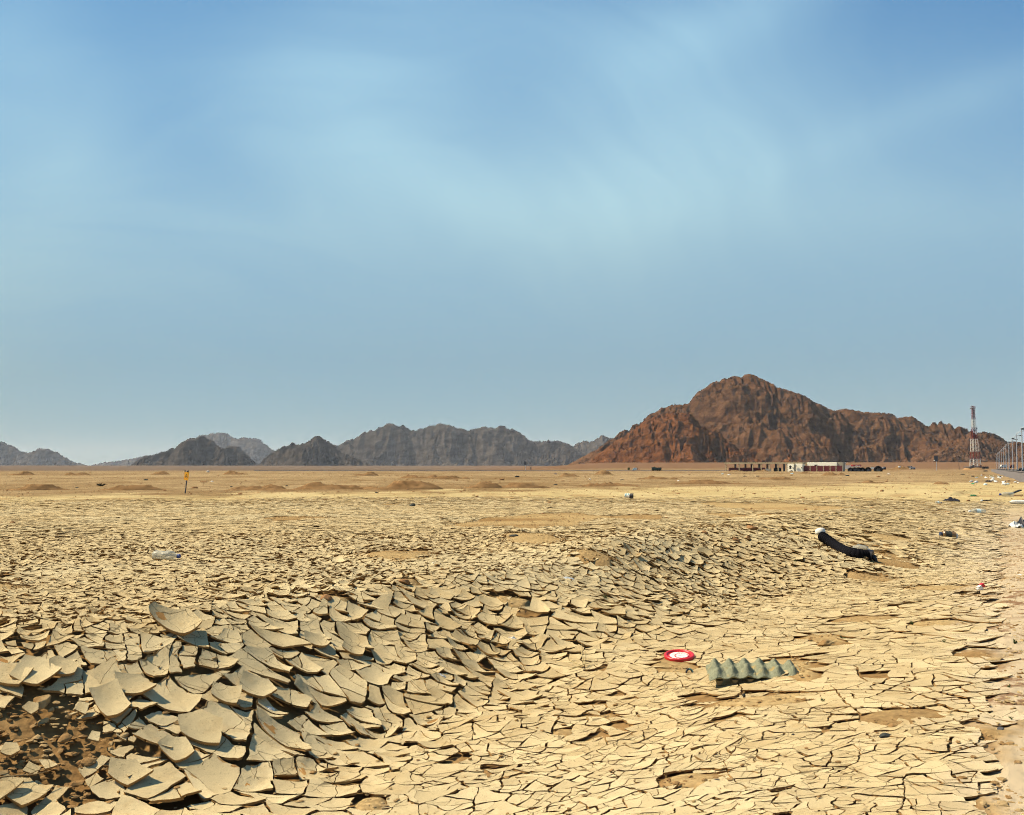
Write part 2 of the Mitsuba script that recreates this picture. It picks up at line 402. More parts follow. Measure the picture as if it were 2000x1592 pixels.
solid('red_paint', (0.33, 0.03, 0.025), 0.5)
solid('tower_red', (0.22, 0.022, 0.02), 0.6)
solid('concrete', (0.105, 0.098, 0.098), 0.9, 0.1)
solid('asphalt', (0.055, 0.055, 0.058), 0.9, 0.1)
solid('road_grey', (0.33, 0.30, 0.26), 0.9, 0.1)
solid('sign_orange', (0.62, 0.30, 0.015), 0.5)
solid('sign_red', (0.45, 0.05, 0.02), 0.6)
solid('lid_red', (0.45, 0.014, 0.018), 0.35, 0.5)
solid('paper_white', (0.62, 0.60, 0.55), 0.7)
solid('print_grey', (0.33, 0.33, 0.34), 0.7)
solid('teal', (0.10, 0.30, 0.33), 0.5)
solid('cap_blue', (0.008, 0.03, 0.16), 0.4, 0.5)
solid('cap_dark', (0.03, 0.045, 0.09), 0.4, 0.5)
solid('amber', (0.16, 0.095, 0.035), 0.3, 0.6)
solid('green_plastic', (0.02, 0.20, 0.085), 0.45)
solid('pale_blue', (0.45, 0.58, 0.62), 0.5)
solid('truck_green', (0.018, 0.05, 0.04), 0.6)
solid('glass_dark', (0.015, 0.02, 0.03), 0.15, 0.6)
solid('skin', (0.22, 0.12, 0.07), 0.7)
solid('cloth_dark', (0.02, 0.02, 0.028), 0.9, 0.1)
solid('cloth_red', (0.25, 0.05, 0.04), 0.9, 0.1)
solid('dark_stone', (0.036, 0.04, 0.036), 0.85, 0.2)
solid('grey_stone', (0.07, 0.07, 0.072), 0.85, 0.2)
solid('twig', (0.22, 0.15, 0.075), 0.9, 0.1)
solid('straw', (0.45, 0.36, 0.18), 0.9, 0.1)
solid('bush', (0.045, 0.042, 0.025), 0.9, 0.1)
solid('foam_white', (0.66, 0.64, 0.58), 0.8, 0.2)
solid('bag_white', (0.55, 0.56, 0.54), 0.55, 0.3)
solid('bag_grey', (0.42, 0.45, 0.44), 0.55, 0.3)
solid('rust', (0.22, 0.06, 0.035), 0.85, 0.1)
solid('earth', (0.24, 0.145, 0.068), 0.95, 0.05)
scene['material_leaf'] = {'type': 'twosided', 'b': {'type': 'diffuse', 'reflectance': {'type': 'rgb', 'value': [0.055, 0.085, 0.03]}}}
scene['material_clear_plastic'] = {'type': 'blendbsdf', 'weight': 0.42, 'a': {'type': 'thindielectric', 'int_ior': 1.5},
                          'b': {'type': 'twosided', 'n': {'type': 'principled', 'base_color': {'type': 'rgb', 'value': [0.52, 0.52, 0.43]}, 'roughness': 0.35, 'specular': 0.35}}}


def earth_colour(p, n, uv):
    s = mikit.fbm(p.x * 0.9, p.y * 0.9, p.z * 1.5, 4)
    g = mikit.noise(p.x * 4.0, p.y * 4.0, p.z * 4.0)
    return mikit.mix((0.140, 0.078, 0.034), (0.24, 0.152, 0.074), s) * (0.75 + 0.5 * g)


scene['material_heap_earth'] = {'type': 'diffuse', 'reflectance': mikit.proc(earth_colour)}

# ------------------------------------------------------------------ the ground: one sheet out to the horizon
PLATE_FAR = 40.0


def rubble(x, y):
    """1 in the crumbled hollow at the lower left"""
    c = RUB; return np.clip(1.5 - np.hypot((x - c[0]) / 0.42, (y - c[1]) / 0.36), 0, 1)


RUB = at(95, 1470)[:2]


def make_ground():
    r = [0.05, 0.6, 1.2]
    while r[-1] < 22000:
        k = r[-1]
        r.append(k * (1.0125 if k < 8 else 1.02 if k < 60 else 1.03 if k < 3000 else 1.08))
    r = np.array(r)
    front = np.radians(np.linspace(-38, 38, 380)); back = np.radians(np.linspace(38, 322, 42)[1:-1])
    th = np.concatenate([front, back])
    R, A = np.meshgrid(r, th, indexing='ij')
    x, y = R * np.sin(A), R * np.cos(A)
    z = land(x, y)
    b = bare(x, y)
    D = R
    covered = sst(0.75, 0.45, b) * (1 - sst(38, 50, D))
    sb, db, wb = crest(x, y)
    bk = sst(-.2, .2, sb) * (1 - sst(wb * .9, wb * 1.3, sb)) * sst(.13, .28, db)
    low = covered * (0.024 + .022 * bk - 0.014 * (1 - bk) * sst(-0.9, 0.6, x) * (D < 8) - 0.015 * sst(8, 16, D))
    rb = rubble(x, y)
    n1 = meshkit.fbm(P3(x, y, 9, 2), 3, 40) - 0.5
    z = z - low + (1 - covered) * (D < 40) * (0.020 * n1 * (1 - rb) + 0.035 * n1 * rb - 0.03 * rb)
    wet = np.clip((1 - covered) * 1.3 - rb * 1.2, 0, 1) * np.clip(0.4 + 2.2 * (meshkit.fbm(P3(x, y, 0.8, 7), 2, 44) - 0.35), 0, 1)
    n = len(th)
    i, j = np.meshgrid(np.arange(len(r) - 1), np.arange(n), indexing='ij')
    q = np.stack([i * n + j, i * n + (j + 1) % n, (i + 1) * n + (j + 1) % n, (i + 1) * n + j], -1).reshape(-1, 4)
    v = np.stack([x, y, z], -1).reshape(-1, 3)
    uv = np.stack([wet.ravel(), 0 * wet.ravel()], -1)
    f = np.vstack([q[:, [0, 2, 1]], q[:, [0, 3, 2]]])
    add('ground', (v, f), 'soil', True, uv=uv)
    tag('ground', kind='structure')


make_ground()


# ------------------------------------------------------------------ mud plates
def area_c(P):
    a = cx = cy = 0.0
    for k in range(len(P)):
        x0, y0 = P[k - 1]; x1, y1 = P[k]; c = x0 * y1 - x1 * y0
        a += c; cx += (x0 + x1) * c; cy += (y0 + y1) * c
    if abs(a) < 1e-12: return 0.0, P[0][0], P[0][1]
    return a / 2, cx / (3 * a), cy / (3 * a)


def cut(P, cx, cy, nx, ny):
    A, B = [], []
    d = [(x - cx) * nx + (y - cy) * ny for x, y in P]
    for k in range(len(P)):
        p, q, a, b = P[k - 1], P[k], d[k - 1], d[k]
        if (a > 0) != (b > 0):
            t = a / (a - b); m = (p[0] + t * (q[0] - p[0]), p[1] + t * (q[1] - p[1])); A.append(m); B.append(m)
        (A if b > 0 else B).append(q)
    return A, B


def long_axis(P, cx, cy):
    xx = sum((x - cx) ** 2 for x, y in P); yy = sum((y - cy) ** 2 for x, y in P); xy = sum((x - cx) * (y - cy) for x, y in P)
    return 0.5 * math.atan2(2 * xy, xx - yy)


def split(P, a, cx, cy, jit=0.3):
    t = long_axis(P, cx, cy) + random.gauss(0, jit)
    nx, ny = math.cos(t), math.sin(t)
    ext = [(x - cx) * nx + (y - cy) * ny for x, y in P]
    o = random.gauss(0, 0.10) * (max(ext) - min(ext))
    return cut(P, cx + nx * o, cy + ny * o, nx, ny)


GX, GY = np.meshgrid(np.linspace(-40, 40, 801), np.linspace(0, 60, 601), indexing='ij')


def target_area_grid():
    D = np.hypot(GX, GY)
    s, dep, wid = crest(GX, GY)
    bank = sst(-0.1, 0.15, s) * sst(wid * 1.3, wid * 0.7, s) * sst(.16, .3, dep)
    size = 0.098 + (0.028 + 0.066 * sst(-.3, -1.7, GX)) * bank * sst(0.1, .5, s)                      # linear size in metres
    size += 0.024 * sst(-0.3, 1.0, s) * (1 - bank) * sst(0.3, 2.2, GX) * (D < 9)
    size += 0.045 * sst(0.6, 1.5, s) * (1 - bank) * sst(0.3, -1.0, GX) * (D < 6)
    size *= (0.80 + 0.4 * meshkit.fbm(P3(GX, GY, 1.1, 6), 2, 50)) * (.55 + .9 * meshkit.fbm(P3(GX, GY, .33, 16), 3, 51))
    size = np.maximum(size, (0.085 + 0.0042 * np.maximum(D - 8, 0)))
    rb = rubble(GX, GY)
    size = size * (1 - 0.55 * sst(0.3, 0.9, rb))
    return size ** 2 * 0.85


AREA = target_area_grid()


def target(x, y):
    i = min(max(int((x + 40) * 10 + .5), 0), 800); j = min(max(int(y * 10 + .5), 0), 600)
    return AREA[i, j]


def warp(x, y):
    """the cracks wander: one displacement field for all plates, so that neighbours still fit"""
    D = np.hypot(x, y)
    big = np.stack([meshkit.fbm(P3(x, y, 1.6, o), 2, 60) - 0.5 for o in (1, 31)], -1) * 0.22
    sm = np.stack([meshkit.fbm(P3(x, y, 9.0, o), 2, 61) - 0.5 for o in (2, 37)], -1) * 0.045 * (1 - sst(9, 18, D))[..., None]
    fi = np.stack([meshkit.noise(P3(x, y, 45.0, o), 62) - 0.5 for o in (3, 41)], -1) * 0.011 * (1 - sst(5, 9, D))[..., None] + np.stack([meshkit.noise(P3(x, y, 120.0, o), 63) - 0.5 for o in (5, 43)], -1) * 0.004 * (1 - sst(4, 6, D))[..., None]
    return big + sm + fi


def make_plates():
    # seeds, then hierarchical cracking
    pts = []
    for d0, d1 in ((1.7, 4), (4, 8), (8, 14), (14, 24), (24, 36), (36, PLATE_FAR + 6)):
        dm = (d0 + d1) / 2
        cell = 3.0 * float(np.median([target(xx, dm) for xx in np.linspace(-.4 * dm, .4 * dm, 9)])) * 1.6
        hw = 0.56 * d1 + 1.4
        n = int((d1 - d0) * 2 * hw / cell)
        p = np.stack([RNG.uniform(-hw, hw, n), RNG.uniform(d0, d1, n)], -1)
        pts.append(p[np.abs(p[:, 0]) < 0.56 * p[:, 1] + 1.4])
    pts = np.vstack(pts)
    vor = Voronoi(pts)
    stack = []
    for i, ri in enumerate(vor.point_region):
        reg = vor.regions[ri]
        if -1 in reg or len(reg) < 3: continue
        P = vor.vertices[reg]
        if np.abs(P).max() > 70 or P[:, 1].min() < 1.0: continue
        c = P.mean(0); P = P[np.argsort(np.arctan2(P[:, 1] - c[1], P[:, 0] - c[0]))]
        stack.append([tuple(q) for q in P.tolist()])
    parents = []
    while stack:
        P = stack.pop(); a, cx, cy = area_c(P)
        if a < 1e-5: continue
        if a > target(cx, cy) * random.uniform(0.75, 1.9) and a > 0.0012:
            A, B = split(P, a, cx, cy)
            if len(A) > 2: stack.append(A)
            if len(B) > 2: stack.append(B)
        else: parents.append((P, a, cx, cy))
    cen = np.array([[p[2], p[3]] for p in parents])
    D = np.hypot(cen[:, 0], cen[:, 1])
    wc = cen + warp(cen[:, 0], cen[:, 1])
    bm = bare(wc[:, 0], wc[:, 1]); rb = rubble(wc[:, 0], wc[:, 1])
    rnd = RNG.random((len(parents), 12))
    edge = sst(PLATE_FAR - 18, PLATE_FAR + 4, D + 6 * (meshkit.fbm(P3(cen[:, 0], cen[:, 1], .2, 1), 3, 70) - .5) * 2)
    keep = (bm < 0.62 + 0.5 * (rnd[:, 0] - .5)) & (rnd[:, 1] > edge) & (rnd[:, 2] > 0.02)
    keep &= ~((rb > .8) & (rnd[:, 0] > .25))
    keep |= (rb > .25) & (rb < 1.0) & (rnd[:, 0] < 0.55) & (rnd[:, 1] > 0.2)
    # shape of each dish
    s, dep, wid = crest(wc[:, 0], wc[:, 1])
    bank = sst(-0.25, 0.15, s) * sst(wid * 1.35, wid * 0.75, s) * sst(.13, .28, dep)
    inside = sst(-0.1, 0.3, s)
    rightflat = inside * (1 - bank) * sst(0.2, 1.6, wc[:, 0])
    C = 0.17 + 0.025 * bank * sst(0, .4, s) - 0.11 * inside * (1 - bank) - 0.03 * rightflat
    C = np.where((s < 0) & (bank < .05), 0.122 - 0.074 * sst(9, 22, D), C)
    C = C + 0.07 * (1 - .5 * inside * (1 - bank)) * (1 - sst(12, 25, D)) * sst(0.45, 0.7, meshkit.fbm(P3(wc[:, 0], wc[:, 1], 0.7, 5), 3, 77)) * (1 - rightflat * .5)
    C = C * (0.55 + 0.95 * rnd[:, 3])
    R = np.sqrt(np.array([p[1] for p in parents]) / np.pi)
    eps = 0.04
    gx = (land(wc[:, 0] + eps, wc[:, 1]) - land(wc[:, 0] - eps, wc[:, 1])) / (2 * eps)
    gy = (land(wc[:, 0], wc[:, 1] + eps) - land(wc[:, 0], wc[:, 1] - eps)) / (2 * eps)
    gapn = np.clip(3.2 * (meshkit.fbm(P3(wc[:, 0], wc[:, 1], 1.1, 8), 3, 78) - .27), .08, 1.7)
    rows, polys = [], []
    for k in np.nonzero(keep)[0]:
        P, a, cx, cy = parents[k]
        th = 2 * np.pi * rnd[k, 4]
        aniso = 0.25 + 0.75 * rnd[k, 5]
        kx, ky = C[k] / R[k], C[k] * aniso / R[k]
        ty, tx = -gy[k] * (0.30 * rnd[k, 6]) * bank[k] + (rnd[k, 7] - .5) * 0.34 * C[k], -gx[k] * .1 * bank[k] + (rnd[k, 8] - .5) * 0.34 * C[k]
        if rb[k] > .3:
            kx *= 0.35; ky *= 0.35; tx += (rnd[k, 7] - .5) * .55; ty += (rnd[k, 8] - .5) * .55
        gap = 1 - (0.0012 + 0.0075 * rnd[k, 9] ** 1.5 * gapn[k]) * (1 - .35 * sst(7, 14, D[k])) / R[k] * .75
        pieces = [P]
        # a plate cracks again after it has curled: its pieces keep the common dish
        if D[k] < 14 and rnd[k, 10] < 0.62:
            A, B = split(P, a, cx, cy, 0.5); pieces = [q for q in (A, B) if len(q) > 2]
            if rnd[k, 11] < 0.45 and D[k] < 8:
                nxt = []
                for q in pieces:
                    if random.random() < 0.6:
                        a2, x2, y2 = area_c(q); nxt += [u for u in split(q, a2, x2, y2, 0.5) if len(u) > 2]
                    else: nxt.append(q)
                pieces = nxt
        for q in pieces:
            aq, qx, qy = area_c(q)
            if aq < 2e-4: continue
            rq = math.sqrt(aq / math.pi)
            cgap = 1 - random.choice((0.0008, 0.0012, 0.002, 0.004)) / rq if len(pieces) > 1 else 1.0
            th_ = min(0.0120, 0.0055 + 0.045 * R[k]) * (1 - .62 * sst(6, 18, D[k])) * random.uniform(.75, 1.2) * (1 - .4 * rightflat[k])
            rows.append((cx, cy, qx, qy, th, kx, ky, tx, ty, gap, cgap, th_, R[k], D[k], RNG.random(), random.gauss(0, .012 + .018 * bank[k]) if len(pieces) > 1 else 0, random.gauss(0, .012 + .018 * bank[k]) if len(pieces) > 1 else 0, bank[k], sst(.25, .70, bm[k]) * (rb[k] < .3)))
            polys.append(q)
    rows = np.array(rows)
    return rows, polys


def build_plates(rows, polys):
    out = []                                             # (V, uv, F, score) blocks
    lens = np.array([len(p) for p in polys])
    Dq = rows[:, 13]
    for (d0, d1, q, rings, bottom) in ((0, 5.0, 6, (1, .95, .76, .42), True), (5.0, 8.5, 3, (1, .85, .4), False), (8.5, 13, 2, (1, .6), False), (13, 99, 1, (1,), False)):
        for m in range(3, 13):
            sel = np.nonzero((lens == m) & (Dq >= d0) & (Dq < d1))[0]
            if not len(sel): continue
            P = np.array([polys[k] for k in sel])            # (M, m, 2)
            r = rows[sel]
            t = np.arange(q) / q
            E = P[:, :, None, :] + (np.roll(P, -1, 1) - P)[:, :, None, :] * t[None, None, :, None]
            E = E.reshape(len(sel), m * q, 2)
            # corners a little broken
            n = m * q
            E = E + warp(E[..., 0], E[..., 1])
            pc = r[:, 0:2] + warp(r[:, 0], r[:, 1]); qc = E.mean(1)
            E = qc[:, None] + (E - qc[:, None]) * r[:, 10][:, None, None]
            ring = [qc[:, None] + (E - qc[:, None]) * f for f in rings] + [qc[:, None]]
            X = np.concatenate(ring, 1)                      # (M, K, 2)
            d = (X - pc[:, None]) * r[:, 9][:, None, None]
            cu, su = np.cos(r[:, 4])[:, None], np.sin(r[:, 4])[:, None]
            du, dv = d[..., 0] * cu + d[..., 1] * su, -d[..., 0] * su + d[..., 1] * cu
            lift = r[:, 5][:, None] * du ** 2 + r[:, 6][:, None] * dv ** 2
            rad = np.hypot(du, dv) + 1e-6
            lift = lift * np.minimum(1, 1.25 * r[:, 12][:, None] / rad) ** 1.3
            soft = .35 + .65 * np.clip(rad / r[:, 12][:, None], 0, 1.2)
            lift = np.minimum(lift * (soft + (1 - soft) * r[:, 17][:, None]), 0.6 * rad)
            con = 1 - 0.55 * np.clip(lift / rad, 0, .7) ** 2
            lift = lift + r[:, 7][:, None] * d[..., 0] + r[:, 8][:, None] * d[..., 1]
            dq = X - qc[:, None]
            lift = lift + r[:, 15][:, None] * dq[..., 0] + r[:, 16][:, None] * dq[..., 1]
            base = -np.minimum(0, lift.min(1)) * 0.8
            if q > 2:
                lift = lift + 0.004 * (meshkit.fbm(P3(X[..., 0], X[..., 1], 22, 3), 2, 80) - .5)
            XY = pc[:, None] + d * con[..., None]
            Z = land(XY[..., 0], XY[..., 1]) + lift + base[:, None] + 0.002 - 0.017 * r[:, 18][:, None]
            top = np.concatenate([XY, Z[..., None]], -1)
            th = r[:, 11][:, None]
            rim = top[:, :n]
            inn = qc[:, None] - rim[..., :2]; inn /= np.linalg.norm(inn, axis=-1, keepdims=True) + 1e-9
            low = rim.copy(); low[..., :2] += inn * th[..., None] * .35 + inn * th[..., None] * (meshkit.noise(P3(rim[..., 0], rim[..., 1], 60, 7), 90)[..., None] - .5) * .8 * (q > 2)
            low[..., 2] -= th
            if bottom:
                mid_ = (rim + low) * .5
                mid_[..., :2] += inn * (th * (.1 + .9 * meshkit.noise(P3(rim[..., 0], rim[..., 1], 95, 17), 91)))[..., None] * .9
            parts_v = [top, rim, low]; tone = r[:, 14][:, None]
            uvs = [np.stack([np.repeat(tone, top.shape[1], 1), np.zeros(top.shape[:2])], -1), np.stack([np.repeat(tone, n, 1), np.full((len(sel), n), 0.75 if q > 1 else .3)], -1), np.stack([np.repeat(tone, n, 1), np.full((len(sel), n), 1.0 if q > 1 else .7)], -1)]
            K = top.shape[1]; j = np.arange(n); jn = (j + 1) % n
            F_ = []
            for a in range(len(rings) - 1):
                F_ += [np.stack([a * n + j, a * n + jn, (a + 1) * n + jn], 1), np.stack([a * n + j, (a + 1) * n + jn, (a + 1) * n + j], 1)]
            a = (len(rings) - 1) * n
            F_.append(np.stack([a + j, a + jn, np.full(n, K - 1)], 1))
            tot = K + 2 * n
            if bottom:
                parts_v.append(mid_); uvs.append(np.stack([np.repeat(tone, n, 1), np.full((len(sel), n), .9)], -1))
                for u, w_ in ((K, tot), (tot, K + n)): F_ += [np.stack([u + j, w_ + j, w_ + jn], 1), np.stack([u + j, w_ + jn, u + jn], 1)]
                tot += n
            else:
                F_ += [np.stack([K + j, K + n + j, K + n + jn], 1), np.stack([K + j, K + n + jn, K + jn], 1)]
            if bottom:
                cen = top[:, K - 1:K].copy(); cen[..., 2] -= th[..., None][:, :, 0]
                parts_v += [low, cen]; uvs += [uvs[2], np.stack([tone, np.ones_like(tone)], -1)]
                F_.append(np.stack([tot + jn, tot + j, np.full(n, tot + n)], 1)); tot += n + 1
            V = np.concatenate(parts_v, 1); U = np.concatenate(uvs, 1)
            out.append((V, U, np.vstack(F_), r))
    return out


def merge(V, U, F_):
    M, K = V.shape[:2]
    return V.reshape(-1, 3), U.reshape(-1, 2), (F_[None] + (np.arange(M) * K)[:, None, None]).reshape(-1, 3)


def write_plates(blocks, loose):
    score, ref = [], []
    for bi, (V, U, F_, r) in enumerate(blocks):
        c = V.mean(1); dist = np.linalg.norm(c - [0, 0, ZC], axis=1)
        ok = (np.abs(c[:, 0] / c[:, 1]) < 0.47) & ((ZC - c[:, 2]) / c[:, 1] < 0.32)
        size = np.linalg.norm(V[:, :].max(1)[:, :2] - V.min(1)[:, :2], axis=1) / dist ** 1.5 * ok
        score += size.tolist(); ref += [(bi, k) for k in range(len(V))]
    order = np.argsort(-np.array(score))[:300 - len(loose)]
    single = {}
    for o in order: single.setdefault(ref[o][0], []).append(ref[o][1])
    vs, us, fs, base = [], [], [], 0
    for bi, (V, U, F_, r) in enumerate(blocks):
        mine = single.get(bi, [])
        for k in mine: add('ground__mud_plate', (V[k], F_), 'mud', True, uv=U[k])
        rest = np.setdiff1d(np.arange(len(V)), mine)
        v, u, f = merge(V[rest], U[rest], F_)
        vs.append(v); us.append(u); fs.append(f + base); base += len(v)
    for v, u, f in loose: add('ground__mud_plate', (v, f), 'mud', True, uv=u)
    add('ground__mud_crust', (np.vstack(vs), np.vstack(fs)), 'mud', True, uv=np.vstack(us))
    tag('ground__mud_crust', kind='stuff')
    return sum(map(len, fs))


rows, polys = make_plates()
blocks = build_plates(rows, polys)
# single plates that have come loose and lie on the bank, strongly curled: (px, py, width px, turn, curl, tilt towards the viewer)
LOOSE = [(345, 1232, 125, 0.35, 1.5, .55), (70, 1330, 105, -.2, .9, .1), (20, 1330, 100, .3, .7, .1), (215, 1385, 110, .6, 1.5, .25), (260, 1355, 90, -.5, 1.1, .2), (390, 1445, 105, 1.0, 1.7, .25), (345, 1480, 85, .3, 1.2, .2),
         (250, 1525, 95, -.6, .8, .15), (40, 1565, 105, .7, .5, .2), (125, 1320, 75, .1, 1.0, .2), (440, 1370, 90, .8, 1.5, .2), (500, 1355, 95, -.3, 1.2, .2), (690, 1280, 70, .2, 1.4, .2), (620, 1265, 70, -.2, 1.3, .2),
         (960, 1180, 60, .1, 1.0, .2), (860, 1165, 60, -.3, 1.0, .2), (160, 1400, 34, .4, .4, .4), (60, 1400, 36, -.4, .5, .5), (185, 1455, 30, .9, .3, .4), (20, 1480, 48, .2, .3, .3), (60, 1520, 40, -.6, .4, .4), (90, 1510, 44, .2, .5, -.3), (1005, 1255, 50, 0, .7, .1),
         (1500, 1480, 60, .3, 1.2, .3), (1380, 1480, 52, -.2, 1.0, .25), (1330, 1090, 50, .1, 1.5, .35), (1235, 1082, 46, -.3, 1.8, .4), (1255, 1112, 44, .4, 1.8, .4), (1215, 1100, 40, .2, 1.6, .5), (1620, 1205, 70, 0, .6, .3), (1820, 1425, 55, .1, 1.0, .2), (1760, 1440, 50, .6, .6, .1)]


def loose_plate(px, py, w, turn, curl, tilt, k):
    rg = np.random.default_rng(500 + k)
    p = at(px, py); R = w * p[1] / F * .45
    n = 40; a = np.arange(n) * 2 * np.pi / n
    m = rg.integers(4, 6); ph = rg.uniform(0, 6)
    # a corner-cornered outline: superposed straight-ish sides
    cor = np.sort(ph + (np.arange(m) + rg.uniform(-.22, .22, m)) * 2 * np.pi / m)
    cp = np.stack([np.cos(cor), np.sin(cor) * .78], -1) * rg.uniform(.85, 1.12, (m, 1))
    t = np.linspace(0, m, n, endpoint=False); i = t.astype(int); f = (t - i)[:, None]
    O = cp[i] * (1 - f) + cp[(i + 1) % m] * f
    O *= (1 + 0.045 * np.sin(f * np.pi) * rg.uniform(-.6, 1.6, m)[i][:, None]) * (1 + 0.07 * (meshkit.noise(np.stack([t * 1.7, 0 * t, 0 * t + k], -1), 3)[:, None] - .5) + 0.035 * (rg.random((n, 1)) - .5))
    rings = (1, .95, .8, .55, .28)
    X = np.vstack([O * g for g in rings] + [np.zeros((1, 2))]) * R
    c, s = math.cos(turn), math.sin(turn)
    du, dv = X[:, 0] * c + X[:, 1] * s, -X[:, 0] * s + X[:, 1] * c
    rad = np.hypot(du, dv) + 1e-6
    lift = np.minimum(0.27 * curl / R * (du ** 2 + (.25 + .4 * rg.random()) * dv ** 2), .8 * rad)
    con = 1 - .5 * np.clip(lift / rad, 0, .8) ** 2
    lift = lift + tilt * .45 * X[:, 1]
    X = X * con[:, None]
    W = X + p[:2]
    e = .05; gy = float(land(p[0], p[1] + e) - land(p[0], p[1] - e)) / (2 * e); gx = float(land(p[0] + e, p[1]) - land(p[0] - e, p[1])) / (2 * e)
    Z = p[2] + X[:, 0] * gx + X[:, 1] * gy + lift + max(0, -lift.min()) * .8 + (.032 if px < 700 else .004)
    top = np.column_stack([W, Z]); rim = top[:n]; th = min(.014, .07 * R + .005)
    low = rim.copy(); low[:, 2] -= th; low[:, :2] -= X[:n] / rad[:n, None] * th * .35
    cen = top[-1:].copy(); cen[0, 2] -= th
    V = np.vstack([top, rim, low, low, cen]); K = len(top); tone = rg.random()
    U = np.column_stack([np.full(len(V), tone), np.r_[np.zeros(K), np.full(n, .75), np.ones(2 * n + 1)]])
    j = np.arange(n); jn = (j + 1) % n; F_ = []
    for q in range(4): F_ += [np.stack([q * n + j, q * n + jn, (q + 1) * n + jn], 1), np.stack([q * n + j, (q + 1) * n + jn, (q + 1) * n + j], 1)]
    F_ += [np.stack([4 * n + j, 4 * n + jn, np.full(n, K - 1)], 1), np.stack([K + j, K + n + j, K + n + jn], 1), np.stack([K + j, K + n + jn, K + jn], 1), np.stack([K + 2 * n + jn, K + 2 * n + j, np.full(n, K + 3 * n)], 1)]
    return V, U, np.vstack(F_)


NTRI = write_plates(blocks, [loose_plate(*a, k) for k, a in enumerate(LOOSE)])


# crumbs and chips of mud between the plates
def crumbs():
    base = trimesh.creation.icosphere(subdivisions=0); bv, bf = np.array(base.vertices), np.array(base.faces)
    P = []
    n = 110000
    d = 1.9 + 20 * RNG.random(n) ** 1.7; x = (RNG.random(n) * 2 - 1) * (0.54 * d + .3); y = np.sqrt(np.maximum(d ** 2 - x ** 2, 1))
    b = bare(x, y); rb = rubble(x, y)
    s, dep, wid = crest(x, y)
    prob = np.clip((b - .30) * .9, 0, .8) + rb * .75 + 0.03 + 0.16 * np.exp(-((s + .05) / .16) ** 2) * (dep > .15)
    ok = RNG.random(n) < prob
    x, y, rb, b, d = x[ok], y[ok], rb[ok], b[ok], d[ok]
    r = 0.0036 * np.exp(RNG.normal(0, .55, len(x))) * (1 + 1.4 * rb) * (1 + .07 * d)
    big = RNG.random(len(x)) < .02; r = np.where(big, r * 2.2, r); r = np.minimum(r, np.where(rb > .2, .015, .011))
    on = np.where(b > .62, -.004, 0.004)
    z = land(x, y) + on + .3 * r - .02 * rb
    sc = np.stack([r * RNG.uniform(.7, 1.6, len(x)), r * RNG.uniform(.7, 1.6, len(x)), r * RNG.uniform(.22, .75, len(x))], -1)
    an = RNG.random(len(x)) * 6.28; c, s_ = np.cos(an)[:, None], np.sin(an)[:, None]
    v = bv[None] * (1 + .9 * (RNG.random((len(x), len(bv), 3)) - .5)) * sc[:, None]
    v = np.stack([v[..., 0] * c - v[..., 1] * s_, v[..., 0] * s_ + v[..., 1] * c, v[..., 2]], -1) + np.stack([x, y, z], -1)[:, None]
    f = (bf[None] + (np.arange(len(x)) * len(bv))[:, None, None]).reshape(-1, 3)
    add('mud_crumbs', (v.reshape(-1, 3), f), 'clod', False)
    tag('mud_crumbs', 'loose brown crumbs and chips of dry mud scattered over the cracked ground', 'crumbs', kind='stuff')
    return len(f)


NCR = crumbs()


def gravel():
    base = trimesh.creation.icosphere(subdivisions=0); bv, bf = np.array(base.vertices), np.array(base.faces)
    n = 9000; d = 16 * (500 / 16) ** RNG.random(n); a = RNG.uniform(-.50, .50, n); x, y = d * np.tan(a), d
    clump = meshkit.fbm(P3(x, y, .03, 5), 3, 33); ok = RNG.random(n) < np.clip((clump - .34) * 4, .05, 1) * np.where(d < 45, .30, 1); x, y, d = x[ok], y[ok], d[ok]
    r = .013 * np.exp(RNG.normal(0, .5, len(x))) * (d / 30) ** .62
    z = land(x, y) + r * .25
    sc = np.stack([r * RNG.uniform(.8, 2.0, len(x)), r * RNG.uniform(.7, 1.4, len(x)), r * RNG.uniform(.4, .9, len(x))], -1)
    v = bv[None] * (1 + .4 * (RNG.random((len(x), len(bv), 1)) - .5)) * sc[:, None] + np.stack([x, y, z], -1)[:, None]
    add('gravel', (v.reshape(-1, 3), (bf[None] + (np.arange(len(x)) * len(bv))[:, None, None]).reshape(-1, 3)), 'stone')
    tag('gravel', 'small dark stones strewn over the pale flats and the brown plain', 'gravel', kind='stuff')


gravel()
print('plates', len(rows), 'tris', NTRI, 'crumb tris', NCR)


